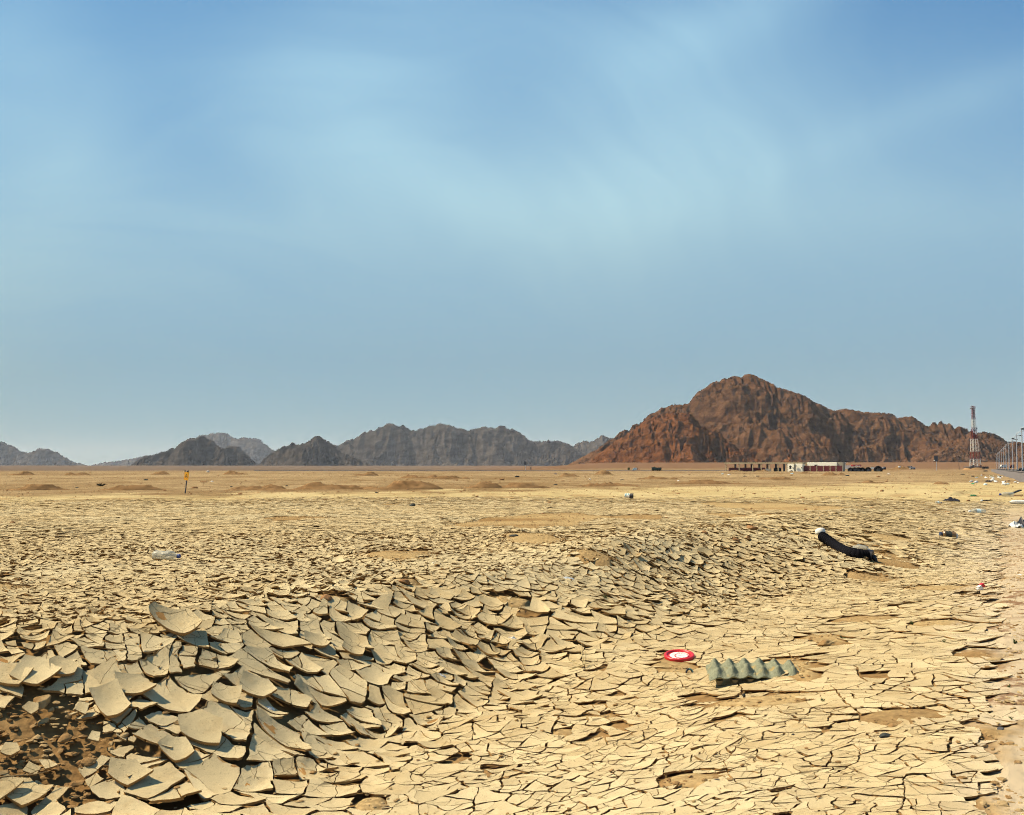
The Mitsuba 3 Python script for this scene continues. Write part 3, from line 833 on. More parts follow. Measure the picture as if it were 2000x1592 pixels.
# ------------------------------------------------------------------ hills and mountains, each at its own distance
def mountain(key, prof, D, bsdf, widen=1.9, rough=1.0, cols=420, rws=110, seed=0, red=None, spur=1.0, base_py=915, power=1.15, lam=None, back=1.0):
    prof = np.array(prof, float)
    X = (prof[:, 0] - PW / 2) / F * D
    Zp = np.array([ZC + ray(px, py)[2] / ray(px, py)[1] * D for px, py in prof])
    zb = ZC + ray(1000, base_py)[2] / ray(1000, base_py)[1] * D
    xs = np.linspace(X[0], X[-1], cols)
    pk = np.interp(xs, X, Zp) - zb
    hm = pk.max()
    lam = lam or hm * 0.75
    # the crest line's own crags
    crag = (meshkit.fbm(P3(xs, 0 * xs, 11.0 / hm, seed), 5, seed) - .5) * (.06 if bsdf == 'red_rock' else .12) * hm * np.clip(pk / hm * 3, 0, 1)
    pk = np.maximum(pk + crag, 0)
    sm = np.convolve(np.pad(pk, 40, mode='edge'), np.hanning(81) / np.hanning(81).sum(), 'valid')
    W = sm * widen + hm * .12
    v = np.linspace(-1, back, rws); v = np.sign(v) * np.abs(v) ** 1.15
    U, V = np.meshgrid(np.arange(cols), v, indexing='ij')
    x = xs[U]; wob = (meshkit.fbm(P3(x, 0 * x, 1.3 / hm, seed + 5), 3, seed + 1) - .5) * hm * 1.5
    wob = wob * .5; y = D + V * W[U] + wob
    t = 1 - np.abs(V)
    H = pk[U] * (t ** power * .8 + .2 * t ** 3) * (1 + wob / D)
    # spurs and gullies running down from the crest, then broken rock
    wx = x + hm * .5 * (meshkit.fbm(np.stack([x / lam, y / lam, 0 * x + seed], -1), 3, seed + 2) - .5)
    wy = y + hm * .5 * (meshkit.fbm(np.stack([x / lam, y / lam, 0 * x + seed + 9], -1), 3, seed + 3) - .5)
    def ridged(f, fy, o):
        a, amp, tot = 0, 1.0, 0
        for k in range(5):
            n = meshkit.noise(np.stack([wx * f, wy * fy, 0 * wx + o + k * 3.3], -1), seed + 11 + k)
            a = a + amp * (1 - np.abs(2 * n - 1)); tot += amp; amp *= .52; f *= 2.07; fy *= 2.07
        return a / tot
    r1 = ridged(1.0 / lam, (.85 if bsdf == 'red_rock' else .6) / lam, seed) - .62
    r2 = ridged(4.2 / lam, 3.0 / lam, seed + 50) - .62
    r3 = ridged(15 / lam, 12 / lam, seed + 90) - .62
    mid = np.clip(4 * t * (1 - t), 0, 1) ** .7
    H = H + spur * pk[U] * mid * (r1 * 1.15) + rough * hm * (.20 * r2 + .085 * r3) * np.clip(t * 4, 0, 1) * np.clip(pk[U] / hm * 4, 0, 1)
    cap = pk[U] * (1 + wob / D) * (1 - .30 * np.abs(V)) + rough * hm * (.05 * r2 + .05 * r3) * np.clip(pk[U] / hm * 4, 0, 1)
    H = np.minimum(H, np.maximum(cap, 0) + 1e-3 * hm)
    z = zb + H - 0.12 * hm * (1 - np.clip(t * 9, 0, 1)) - .01 * hm
    z = z + hm * .17 * (meshkit.fbm(np.stack([x * 2.2 / hm, y * 1.0 / hm, 0 * x + seed], -1), 4, seed + 7) - .62) * (1 - np.clip(t * 5, 0, 1))
    x = x * (1 + wob / D)
    n = rws
    i, j = np.meshgrid(np.arange(cols - 1), np.arange(n - 1), indexing='ij')
    q = np.stack([i * n + j, (i + 1) * n + j, (i + 1) * n + j + 1, i * n + j + 1], -1).reshape(-1, 4)
    vv = np.stack([x, y, z], -1).reshape(-1, 3)
    rr = np.zeros(x.shape) if red is None else red(x, y, z - zb, hm)
    hh = np.clip((z - zb) / hm, 0, 1)
    add(key, (vv, np.vstack([q[:, [0, 1, 2]], q[:, [0, 2, 3]]])), bsdf, True, uv=np.stack([rr.ravel(), hh.ravel()], -1))
    return key


def hill(name, label, *a, **k):
    key = mountain(name, *a, **k); tag(key, label, kind='structure'); return key


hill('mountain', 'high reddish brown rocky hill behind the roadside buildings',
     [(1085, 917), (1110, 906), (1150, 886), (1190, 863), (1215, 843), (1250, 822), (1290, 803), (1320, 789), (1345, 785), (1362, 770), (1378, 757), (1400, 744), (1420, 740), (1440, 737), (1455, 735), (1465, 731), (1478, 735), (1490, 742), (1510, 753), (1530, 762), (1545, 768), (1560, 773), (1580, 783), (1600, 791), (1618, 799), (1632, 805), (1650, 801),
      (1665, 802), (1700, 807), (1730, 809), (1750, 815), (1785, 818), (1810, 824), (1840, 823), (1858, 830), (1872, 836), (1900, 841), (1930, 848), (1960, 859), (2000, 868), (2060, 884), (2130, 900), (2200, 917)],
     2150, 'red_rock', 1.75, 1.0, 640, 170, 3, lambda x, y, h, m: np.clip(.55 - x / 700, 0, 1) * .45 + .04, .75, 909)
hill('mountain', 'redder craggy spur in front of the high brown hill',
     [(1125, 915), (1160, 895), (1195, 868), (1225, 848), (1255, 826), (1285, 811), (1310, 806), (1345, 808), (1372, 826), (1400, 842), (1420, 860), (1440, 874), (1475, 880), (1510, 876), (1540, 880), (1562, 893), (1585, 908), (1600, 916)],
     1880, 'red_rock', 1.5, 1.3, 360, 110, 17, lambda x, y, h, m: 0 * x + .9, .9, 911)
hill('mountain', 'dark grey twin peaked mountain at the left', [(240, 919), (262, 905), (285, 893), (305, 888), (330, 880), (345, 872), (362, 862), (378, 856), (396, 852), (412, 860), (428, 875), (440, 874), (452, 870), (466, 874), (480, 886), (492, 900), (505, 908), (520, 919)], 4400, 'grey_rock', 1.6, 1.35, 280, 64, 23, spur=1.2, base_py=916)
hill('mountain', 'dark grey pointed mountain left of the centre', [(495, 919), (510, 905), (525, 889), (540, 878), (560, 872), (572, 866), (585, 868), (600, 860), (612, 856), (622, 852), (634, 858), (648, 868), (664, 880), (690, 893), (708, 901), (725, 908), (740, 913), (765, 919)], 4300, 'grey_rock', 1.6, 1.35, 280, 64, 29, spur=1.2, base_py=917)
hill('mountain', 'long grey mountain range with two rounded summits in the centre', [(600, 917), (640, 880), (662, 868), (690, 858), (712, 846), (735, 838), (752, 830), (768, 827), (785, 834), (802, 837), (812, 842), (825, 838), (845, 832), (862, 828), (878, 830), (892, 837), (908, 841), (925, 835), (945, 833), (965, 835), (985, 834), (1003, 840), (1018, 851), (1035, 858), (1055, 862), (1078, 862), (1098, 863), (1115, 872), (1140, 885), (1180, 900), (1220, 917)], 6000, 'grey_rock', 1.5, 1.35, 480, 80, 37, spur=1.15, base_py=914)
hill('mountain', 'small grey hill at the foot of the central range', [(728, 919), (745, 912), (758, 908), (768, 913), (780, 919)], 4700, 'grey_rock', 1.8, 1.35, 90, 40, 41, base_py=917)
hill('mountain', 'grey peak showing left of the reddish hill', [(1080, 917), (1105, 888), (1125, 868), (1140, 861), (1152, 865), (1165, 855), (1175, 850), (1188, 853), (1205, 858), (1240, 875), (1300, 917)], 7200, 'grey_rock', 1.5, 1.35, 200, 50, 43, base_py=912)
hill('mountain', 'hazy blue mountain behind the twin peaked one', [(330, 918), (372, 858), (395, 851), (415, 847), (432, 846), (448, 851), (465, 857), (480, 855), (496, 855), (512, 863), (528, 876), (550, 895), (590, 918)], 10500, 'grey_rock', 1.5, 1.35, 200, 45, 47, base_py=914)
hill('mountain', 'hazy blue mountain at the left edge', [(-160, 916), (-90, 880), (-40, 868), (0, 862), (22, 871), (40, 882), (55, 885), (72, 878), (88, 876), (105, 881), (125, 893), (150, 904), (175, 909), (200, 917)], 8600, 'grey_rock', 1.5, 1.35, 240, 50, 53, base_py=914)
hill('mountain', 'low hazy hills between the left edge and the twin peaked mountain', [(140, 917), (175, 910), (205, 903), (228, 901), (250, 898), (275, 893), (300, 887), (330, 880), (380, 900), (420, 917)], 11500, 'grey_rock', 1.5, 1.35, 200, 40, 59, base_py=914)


# ------------------------------------------------------------------ earth heaps on the plain
def heap(px0, px1, py_top, py_base, seed):
    c = at((px0 + px1) / 2, py_base, 20); D = c[1]; k = D / F
    w = (px1 - px0) * k * .5; h = (py_base - py_top) * k
    n, m = 72, 22
    a = np.linspace(0, 2 * np.pi, n, endpoint=False); r = np.linspace(0, 1, m)
    A, R = np.meshgrid(a, r, indexing='xy')
    dep = max(w * .35, h * 2.5)
    x, y = c[0] + R * w * np.cos(A), c[1] + dep * .6 + R * dep * np.sin(A)
    f = 2.2 / h
    n1 = meshkit.fbm(P3(x, y, f * .16, seed), 4, seed); n2 = meshkit.fbm(P3(x, y, f * .8, seed + 3), 3, seed + 1)
    z = land(x, y) + h * np.clip(np.cos(R * np.pi / 2) ** .9 * (-.55 + 3.0 * n1) + .35 * (n2 - .5) * np.cos(R * np.pi / 2), 0, 1.25) * (R < .999) - .05 - .1 * h * (R > .93)
    i, j = np.meshgrid(np.arange(m - 1), np.arange(n), indexing='ij')
    q = np.stack([i * n + j, i * n + (j + 1) % n, (i + 1) * n + (j + 1) % n, (i + 1) * n + j], -1).reshape(-1, 4)
    key = add('earth_mound', (np.stack([x, y, z], -1).reshape(-1, 3), np.vstack([q[:, [0, 2, 1]], q[:, [0, 3, 2]]])), 'heap_earth', True)
    tag(key, kind='structure')


for k, h in enumerate([(900, 990, 938, 953), (560, 760, 942, 956), (420, 600, 947, 958), (700, 870, 941, 956), (960, 1080, 944, 953), (770, 900, 926, 935), (680, 740, 921, 929), (855, 920, 930, 935), (1160, 1200, 920, 927), (1085, 1135, 925, 931), (1120, 1260, 941, 950), (1425, 1455, 917.5, 921), (1475, 1505, 917.5, 921),
                       (1552, 1592, 913.5, 920), (1605, 1660, 922, 929), (1480, 1560, 930, 937), (1562, 1590, 921, 925), (1740, 1795, 910, 917), (1655, 1765, 916, 919), (10, 70, 921, 928), (120, 175, 922, 928), (290, 330, 920.5, 927), (430, 485, 920.5, 927), (1300, 1460, 938, 946), (1820, 1860, 941, 946), (1660, 1740, 939, 944), (1240, 1330, 930, 936), (180, 330, 948, 957), (0, 140, 947, 957)]):
    heap(*h, 200 + k)


# ------------------------------------------------------------------ road, wall, street lamps at the right
def along(s, off=0.0, z=0.0):
    """a point beside the road, s metres into the distance"""
    d = np.array([0.409, 0.9125]); n = np.array([0.9125, -0.409])
    p = np.array([104.5, 215.0]) + d * (s - 215.0) / 0.9125 + n * off
    return np.array([p[0], p[1], z])


def strip(s0, s1, o0, o1, z0, z1, n=60):
    s = np.linspace(s0, s1, n)
    a = np.array([along(k, o0, z0) for k in s]); b = np.array([along(k, o1, z1) for k in s])
    v = np.vstack([a, b]); i = np.arange(n - 1)
    return v, np.vstack([np.stack([i, i + n, i + n + 1], 1), np.stack([i, i + n + 1, i + 1], 1)])


def prism(s0, s1, sec, n=80):
    """a section (offset, z) drawn along the road"""
    s = np.linspace(s0, s1, n); m = len(sec)
    v = np.array([along(k, o, z) for k in s for o, z in sec])
    i, j = np.meshgrid(np.arange(n - 1), np.arange(m), indexing='ij')
    q = np.stack([i * m + j, i * m + (j + 1) % m, (i + 1) * m + (j + 1) % m, (i + 1) * m + j], -1).reshape(-1, 4)
    f = [q[:, [0, 1, 2]], q[:, [0, 2, 3]]]
    for base in (0, (n - 1) * m): f.append(np.array([[base, base + k, base + k + 1] for k in range(1, m - 1)]))
    return v, np.vstack(f)


ROAD_Z = 0.12
add('road', prism(60, 900, [(-3.0, -1.6), (-2.6, ROAD_Z - .1), (-2.4, ROAD_Z), (26, ROAD_Z), (27, -1.6)]), 'asphalt')
tag('road', kind='structure')
w = thing('roadside_wall', 'low grey concrete wall edging the raised road at the right', 'wall')
part(w, 'parapet', prism(60, 620, [(-3.4, -1.5), (-3.15, .16), (-3.14, .30), (-2.9, .30), (-2.86, ROAD_Z - .05), (-2.86, -1.5)]), 'concrete')
for k in range(40):
    s = 95 + 4.0 * k
    part(w, 'coping', prism(s, s + 3.94, [(-3.22, .302), (-3.22, .39), (-2.84, .39), (-2.84, .302)], 2), 'concrete')

LAMP_S = [190, 226, 262, 300, 341, 385, 432, 482, 535, 590, 648]
ORD = ['nearest', 'second nearest', 'third nearest', 'fourth nearest', 'fifth nearest', 'sixth nearest', 'seventh nearest', 'eighth nearest', 'ninth nearest', 'tenth nearest', 'farthest']
for k, s in enumerate(LAMP_S):
    t = thing('street_lamp', f'{ORD[k]} tall grey street lamp in the row behind the roadside wall', 'street lamp', 'street lamps along the raised road')
    b = along(s, 0.3, ROAD_Z); H = 9.3
    part(t, 'pole', tube([b, b + [0, 0, H * .5], b + [0, 0, H]], [.16, .12, .085], 10), 'steel', True)
    part(t, 'foot', box(b[0] - .28, b[0] + .28, b[1] - .28, b[1] + .28, b[2], b[2] + .35), 'concrete')
    aa = np.linspace(0, 1, 8)
    dr_ = along(0, 1) - along(0, 0)
    part(t, 'arm', tube(np.array([b + [0, 0, H - .05] + dr_ * 1.9 * q + np.array([0, 0, .75 * math.sin(q * 1.5)]) for q in aa]), .06, 8), 'steel', True)
    e = b + [0, 0, H + .70] + dr_ * 2.2
    lh = m3.Manifold.batch_hull([m3.Manifold.sphere(.10, 12).translate((e - dr_ * .45).tolist()), m3.Manifold.sphere(.17, 12).translate((e + dr_ * .30 - [0, 0, .03]).tolist())])
    part(t, 'lamp_head', lh, 'dark_steel', True)
    if k in (0, 1, 3, 4):
        q = b + [0, 0, H * .78 if k == 0 else H * .98] + dr_ * .25
        part(t, 'floodlight', box(q[0] - .35, q[0] + .35, q[1] - .12, q[1] + .12, q[2] - .16, q[2] + .16), 'dark_steel')

# the far road across the plain, its pale line
fr = [at(x, y, 200, 3000) for x, y in ((560, 918.5), (800, 919.0), (1000, 919.5), (1200, 920.0), (1420, 920.5))]
fy = 690.0
add('far_road', cat(*[box((x - 1000) / F * fy, (x + 62 - 1000) / F * fy, fy - 3.5, fy + 3.5, -1.6, float(land((x + 30 - 1000) / F * fy, fy)) + .42) for x in range(500, 1420, 62)]), 'road_grey')
tag('far_road', kind='structure')


# ------------------------------------------------------------------ the roadside station
def local(px, D, base_py):
    """origin on the land, one photograph pixel in metres"""
    k = D / F; x = (px - PW / 2) * k
    return x, D, float(land(x, D)), k


SD = 600.0
SK = SD / F
SZ = float(land((1530 - 1000) * SK, SD)) - .1
SBASE = 919.3
SROT = math.radians(-30)      # the front turns a little to the left


SY0 = SD + 6.0


def front_u(px):
    """metres along the front to the wall point seen at this pixel column"""
    a0, a = (1415 - PW / 2) / F, (px - PW / 2) / F
    return (a - a0) * SY0 / (math.cos(SROT) - a * math.sin(SROT))


def S(px, py, d=0.0):
    u = front_u(px); c, s = math.cos(SROT), math.sin(SROT)
    return np.array([(1415 - PW / 2) / F * SY0 + u * c - d * s, SY0 + u * s + d * c, SZ + (SBASE - py) * SK])


def sbox(px0, px1, py0, py1, d0, d1):
    m = box(0, front_u(px1) - front_u(px0), d0, d1, 0, (py1 - py0) * SK)
    m.apply_transform(trimesh.transformations.rotation_matrix(SROT, [0, 0, 1])); m.apply_translation(S(px0, py1)); return m


st = thing('service_station', 'long low roofed service station with white and maroon walls below the reddish hill', 'building')
r_ = part(st, 'roof', sbox(1414, 1568, 901.6, 904.2, -.3, 9.5), 'tan_concrete')
for px in (1416, 1442, 1468, 1485, 1501, 1518, 1534.5):
    part(st, 'column', sbox(px, px + 1.7, 904.2, 919.6, 0, .55), 'tan_concrete')
for px in (1425, 1445, 1457, 1472, 1488, 1505, 1521):
    part(st, 'rear_column', sbox(px, px + 3.0, 904.2, 919.6, 8.0, 8.8), 'dark_steel')
part(st, 'low_wall', sbox(1420, 1491, 911.8, 919.7, 2.2, 2.5), 'maroon')
part(st, 'counter', sbox(1491.5, 1501, 914, 919.6, 2.0, 4.0), 'cream_wall')
part(st, 'dark_opening', sbox(1504.5, 1517.5, 912, 919.6, 6.0, 7.8), 'dark')  # solid dark block painting the shade inside an opening
wa = part(st, 'white_wall', sbox(1538, 1550.5, 904.3, 919.6, -.7, 6), 'cream_wall')


def arch(px, py0, py1, wpx, d0, d1):
    w_ = wpx * SK; h = (py1 - py0) * SK
    from shapely.geometry import Polygon
    a = np.linspace(0, np.pi, 12); pts = [(-w_ / 2, 0), (w_ / 2, 0)] + [(w_ / 2 * math.cos(q), h - w_ / 2 + w_ / 2 * math.sin(q)) for q in a]
    m = trimesh.creation.extrude_polygon(Polygon(pts), d1 - d0, engine='earcut')
    m.apply_transform(trimesh.transformations.rotation_matrix(math.pi / 2, [1, 0, 0])); m.apply_translation((0, d1, 0))
    m.apply_transform(trimesh.transformations.rotation_matrix(SROT, [0, 0, 1])); m.apply_translation(S(px, py1)); return m


part(st, 'arched_window', arch(1543.4, 907.5, 914.0, 3.8, -.78, -.6), 'dark')
part(st, 'doorway', arch(1545.5, 916.6, 919.5, 6.8, -.8, -.6), 'dark')
part(st, 'white_wall', sbox(1552.5, 1566.5, 904.3, 919.6, -.6, 6), 'cream_wall')
part(st, 'lamp_box', sbox(1564.8, 1566.0, 911, 913, -.85, -.61), 'dark')
part(st, 'lamp_box', sbox(1548.0, 1549.4, 911, 913, -.95, -.71), 'dark')
part(st, 'rear_hall', sbox(1571, 1629, 901.2, 919.6, 5.0, 12), 'cream_wall')
part(st, 'hall_shaded_end', sbox(1629.1, 1640, 901.4, 919.6, 6.0, 11.5), 'grey_wall')  # shade on the right end is painted in as a grey wall colour
part(st, 'hall_window', sbox(1585.5, 1591, 906.2, 908.6, 4.85, 5.0), 'dark')
yard = thing('yard_wall', 'maroon boundary wall with tan pillars right of the station', 'wall')
for a0, a1 in ((1568, 1579.8), (1581.2, 1592.8), (1594.2, 1606.0), (1607.4, 1618.8), (1620.2, 1630.3), (1631.7, 1642.5)):
    part(yard, 'wall_panel', sbox(a0, a1, 908.2, 919.5, 1.0, 1.3), 'maroon')
for a0 in (1579.8, 1592.8, 1606.0, 1618.8, 1630.3):
    part(yard, 'pillar', sbox(a0, a0 + 1.4, 908.0, 919.5, .85, 1.35), 'tan_concrete')
cr = thing('cross_post', 'dark cross shaped post in front of the white station wall', 'post')
part(cr, 'upright', sbox(1553.0, 1554.6, 905.5, 919.4, -1.5, -1.2), 'dark_steel')
part(cr, 'crossbar', sbox(1551.0, 1557.6, 908.0, 909.3, -1.52, -1.18), 'dark_steel')


# ------------------------------------------------------------------ small far things, built on a (pixel, distance) frame of their own
def fbox(px0, px1, py0, py1, D, depth, d0=0.0):
    k = D / F
    return box((px0 - 1000) * k, (px1 - 1000) * k, D + d0, D + d0 + depth, ZC + (HORIZON - py1) * k, ZC + (HORIZON - py0) * k)


def fpt(px, py, D): k = D / F; return np.array([(px - 1000) * k, D, ZC + (HORIZON - py) * k])


def half_tyre(key, label, px, r_px, py, D, wide=.9, solid_=True):
    t = thing('half_buried_tyre', label, 'tyre', 'tyres half buried right of the yard wall')
    R = r_px * D / F; c = fpt(px, py, D)
    prof = [(R * .45, -.25 * R * wide), (R * .8, -.33 * R * wide), (R * .97, -.26 * R * wide), (R, 0), (R * .97, .26 * R * wide), (R * .8, .33 * R * wide), (R * .45, .25 * R * wide), (R * .45, -.25 * R * wide)]
    m = lathe(prof, 36); m.apply_transform(trimesh.transformations.rotation_matrix(math.pi / 2, [1, 0, 0])); m.apply_translation(c)
    part(t, 'tread', m, 'rubber', 50)
    d = lathe([(0.001, -.12 * R), (R * .46, -.12 * R), (R * .46, .12 * R), (.001, .12 * R)], 24); d.apply_transform(trimesh.transformations.rotation_matrix(math.pi / 2, [1, 0, 0])); d.apply_translation(c)
    part(t, 'rim', d, 'dark_steel', 40)


for px, r, lab in ((1660, 4.8, 'leftmost black tyre half buried beside the small white kiosk'), (1668, 5.0, 'black tyre half buried, second from the kiosk'), (1676, 5.2, 'black tyre half buried, third from the kiosk'), (1683, 5.2, 'black tyre half buried, fourth from the kiosk'), (1694.5, 5.6, 'black half buried tyre standing apart from the row by the kiosk')):
    half_tyre('t', lab, px, r * 1.12, 918.6, 590)
half_tyre('t', 'largest black half buried tyre, farthest right of the row', 1714, 8.2, 918.2, 585, 1.3)
ki = thing('kiosk', 'small white kiosk with a red and white awning behind the tyres', 'kiosk')
part(ki, 'wall', fbox(1644, 1672, 908.8, 916, 640, 5), 'white_paint'); part(ki, 'tower', fbox(1645, 1650.8, 903, 908.7, 640, 3), 'white_paint'); part(ki, 'window', fbox(1648.6, 1650.2, 904.5, 907, 639.8, .2), 'dark')
part(ki, 'awning', fbox(1664, 1681, 907.8, 910.4, 636, 3), 'red_paint'); part(ki, 'signboard', fbox(1670, 1679, 909.6, 911.4, 635.7, .2), 'white_paint')
lw = thing('low_white_wall', 'low white wall piece between two half buried tyres', 'wall')
part(lw, 'panel', fbox(1699.5, 1707, 912.5, 916.5, 610, .4), 'white_paint'); part(lw, 'coping', fbox(1699.2, 1707.3, 911.9, 912.5, 609.9, .6), 'tan_concrete')
tr = thing('tractor', 'small grey tractor with dark wheels right of the largest tyre', 'tractor')
part(tr, 'body', fbox(1722.5, 1727.5, 912.8, 916.2, 600, 1.6), 'steel')
part(tr, 'cab', fbox(1726, 1729, 911.8, 914.8, 600.2, 1.2), 'glass_dark')
for px, r in ((1727.2, 2.0), (1723.6, 1.2)):
    m = trimesh.creation.cylinder(radius=r * 600 / F, height=.4, sections=24); m.apply_transform(trimesh.transformations.rotation_matrix(math.pi / 2, [1, 0, 0])); m.apply_translation(fpt(px, 917.4 - r, 599.7)); part(tr, 'wheel', m, 'rubber', 40)


def car(name, label, px0, px1, py_top, py_base, D, body, heading=0, cat_='car', van=False):
    """side-on vehicle: profile extruded, with glass, wheels and lamps of their own"""
    from shapely.geometry import Polygon
    t = thing(name, label, cat_)
    k = D / F; L = (px1 - px0) * k; H = (py_base - py_top) * k; Wd = min(1.75, L * .42)
    if van: pr = [(0, .22), (.02, .55), (.10, .60), (.22, .96), (.96, 1.0), (1, .9), (1, .22)]
    else: pr = [(0, .25), (.02, .52), (.22, .60), (.34, .97), (.66, 1.0), (.82, .62), (.98, .56), (1, .25)]
    pts = np.array(pr) * [L, H]
    o = fpt(px0, py_base, D); Rm = trimesh.transformations.rotation_matrix(heading, [0, 0, 1])

    def place(m): m.apply_transform(Rm); m.apply_translation(o); return m

    def ext(p, d0, d1):
        m = trimesh.creation.extrude_polygon(Polygon(p), d1 - d0, engine='earcut'); m.apply_transform(trimesh.transformations.rotation_matrix(math.pi / 2, [1, 0, 0])); m.apply_translation((0, d1, 0)); return place(m)
    part(t, 'body', ext(pts, 0, Wd), body)
    g = np.array([(.25, .62), (.36, .92), (.64, .94), (.78, .64)] if not van else [(.14, .62), (.24, .90), (.44, .92), (.44, .62)]) * [L, H]
    part(t, 'side_window', ext(g, -.02, .01), 'glass_dark'); part(t, 'side_window', ext(g, Wd - .01, Wd + .02), 'glass_dark')
    for wx in (.2, .8):
        for wy in (-.03, Wd - .15):
            m = trimesh.creation.cylinder(radius=H * .21, height=.18, sections=20); m.apply_transform(trimesh.transformations.rotation_matrix(math.pi / 2, [1, 0, 0])); m.apply_translation((wx * L, wy + .09, H * .21)); wk = part(t, 'wheel', place(m), 'rubber', 40)
    part(t, 'headlight', place(box(-.02, .01, Wd * .1, Wd * .3, H * .42, H * .52)), 'white_paint'); part(t, 'headlight', place(box(-.02, .01, Wd * .7, Wd * .9, H * .42, H * .52)), 'white_paint')
    part(t, 'bumper', place(box(-.05, .0, .02, Wd - .02, H * .24, H * .36)), 'dark_steel')
    return t


car('parked_van', 'small pale blue van parked on the far road with people beside it', 1235.2, 1243.2, 913.6, 919.8, 690, 'pale_blue', 0, 'van', True)
tk = thing('parked_truck', 'dark green flatbed truck parked at the foot of the hill', 'truck')
part(tk, 'cab', fbox(1273, 1277, 912.6, 918.0, 684, 2.2), 'truck_green'); part(tk, 'cab_window', fbox(1273.6, 1276.2, 913.4, 915.0, 683.95, .05), 'glass_dark')
part(tk, 'bonnet', fbox(1277, 1280, 911.9, 917.9, 684.1, 2.0), 'truck_green')
part(tk, 'load_bed', fbox(1280, 1291, 913.4, 917.7, 684, 2.3), 'truck_green'); part(tk, 'tailboard', fbox(1290, 1291.4, 912.9, 917.5, 683.9, 2.5), 'dark')
part(tk, 'chassis', fbox(1273.3, 1290.6, 917.6, 918.5, 684.2, 1.9), 'dark')
for px in (1275.2, 1284.5, 1288.2):
    for dd in (683.9, 686.0):
        m = trimesh.creation.cylinder(radius=.5, height=.3, sections=20); m.apply_transform(trimesh.transformations.rotation_matrix(math.pi / 2, [1, 0, 0])); m.apply_translation(fpt(px, 918.3, dd)); part(tk, 'wheel', m, 'rubber', 40)


def person(label, px, py, D, h, sit=False, mat='cloth_dark'):
    """one continuous body from hulls of joint spheres"""
    o = fpt(px, py, D); s = h / 1.75
    if sit: J = dict(head=(0, 0, 1.12, .11), neck=(0, 0, .95, .06), chest=(0, 0, .78, .17), hip=(0, .02, .42, .16), ls=(-.19, 0, .86, .055), rs=(.19, 0, .86, .055), le=(-.25, -.14, .62, .045), re=(.25, -.14, .62, .045), lh=(-.12, -.34, .56, .04), rh=(.12, -.34, .56, .04), lk=(-.13, -.42, .50, .07), rk=(.13, -.42, .50, .07), lf=(-.13, -.40, .06, .05), rf=(.13, -.40, .06, .05), lt=(-.13, -.56, .03, .035), rt=(.13, -.56, .03, .035))
    else: J = dict(head=(0, 0, 1.63, .11), neck=(0, 0, 1.46, .06), chest=(0, 0, 1.26, .17), hip=(0, 0, .92, .15), ls=(-.20, 0, 1.36, .06), rs=(.20, 0, 1.36, .06), le=(-.27, .02, 1.08, .045), re=(.27, .02, 1.08, .045), lh=(-.27, -.08, .82, .04), rh=(.27, -.08, .82, .04), lk=(-.11, -.02, .50, .065), rk=(.11, -.02, .50, .065), lf=(-.12, 0, .07, .05), rf=(.12, 0, .07, .05), lt=(-.12, -.16, .035, .035), rt=(.12, -.16, .035, .035))
    B = [('neck', 'head'), ('chest', 'neck'), ('chest', 'hip'), ('chest', 'ls'), ('chest', 'rs'), ('ls', 'le'), ('rs', 're'), ('le', 'lh'), ('re', 'rh'), ('hip', 'lk'), ('hip', 'rk'), ('lk', 'lf'), ('rk', 'rf'), ('lf', 'lt'), ('rf', 'rt')]
    sp = lambda n: m3.Manifold.sphere(J[n][3] * s, 14).translate([c * s for c in J[n][:3]])
    m = m3.Manifold()
    for a, b in B: m = m + m3.Manifold.batch_hull([sp(a), sp(b)])
    t = thing('person', label, 'person')
    part(t, 'body', m.translate(o.tolist()), mat, True)
    hd = J['head']; hat = lathe([(.001, .12), (.07, .105), (.115, .04), (.118, -.02), (.10, -.07), (.001, -.05)], 16); hat.apply_scale(s); hat.apply_translation(o + np.array([0, .012, hd[2] + .012]) * s)
    part(t, 'hair', hat, 'dark', True)


person('dark clothed person standing just right of the pale blue van', 1245.0, 919.9, 689, 2.0)
person('person in dark clothes sitting on the ground right of the van', 1248.6, 919.9, 688.6, 2.0, True, 'cloth_red')


def tree_small(label, px, py_top, py_base, D, r_px, seed):
    t = thing('tree', label, 'tree'); k = D / F; b = fpt(px, py_base, D); h = (py_base - py_top) * k
    part(t, 'trunk', tube([b - [0, 0, .3], b + [.03, 0, h * .3], b + [0, 0, h * .6]], [h * .05, h * .04, h * .02], 8), 'twig', True)
    rg = np.random.default_rng(seed); n = 700; R = r_px * k
    d = rg.normal(size=(n, 3)); d /= np.linalg.norm(d, axis=1, keepdims=True)
    c = b + [0, 0, h * .62] + d * (rg.random((n, 1)) ** .45) * np.array([R, R, h * .38]) * (.75 + .5 * meshkit.noise(d * 2 + seed)[:, None])
    a = rg.normal(size=(n, 3)); a /= np.linalg.norm(a, axis=1, keepdims=True); bb = np.cross(a, rg.normal(size=(n, 3))); bb /= np.linalg.norm(bb, axis=1, keepdims=True)
    l = R * .16
    v = np.stack([c - a * l, c + bb * l * .5, c + a * l, c - bb * l * .5], 1).reshape(-1, 3); i = np.arange(n)[:, None] * 4
    part(t, 'crown', (v, np.vstack([i + [0, 1, 2], i + [0, 2, 3]])), 'leaf')


tree_small('small dark tree left of the pale blue van', 1227.6, 913.0, 919.6, 688, 2.5, 3)


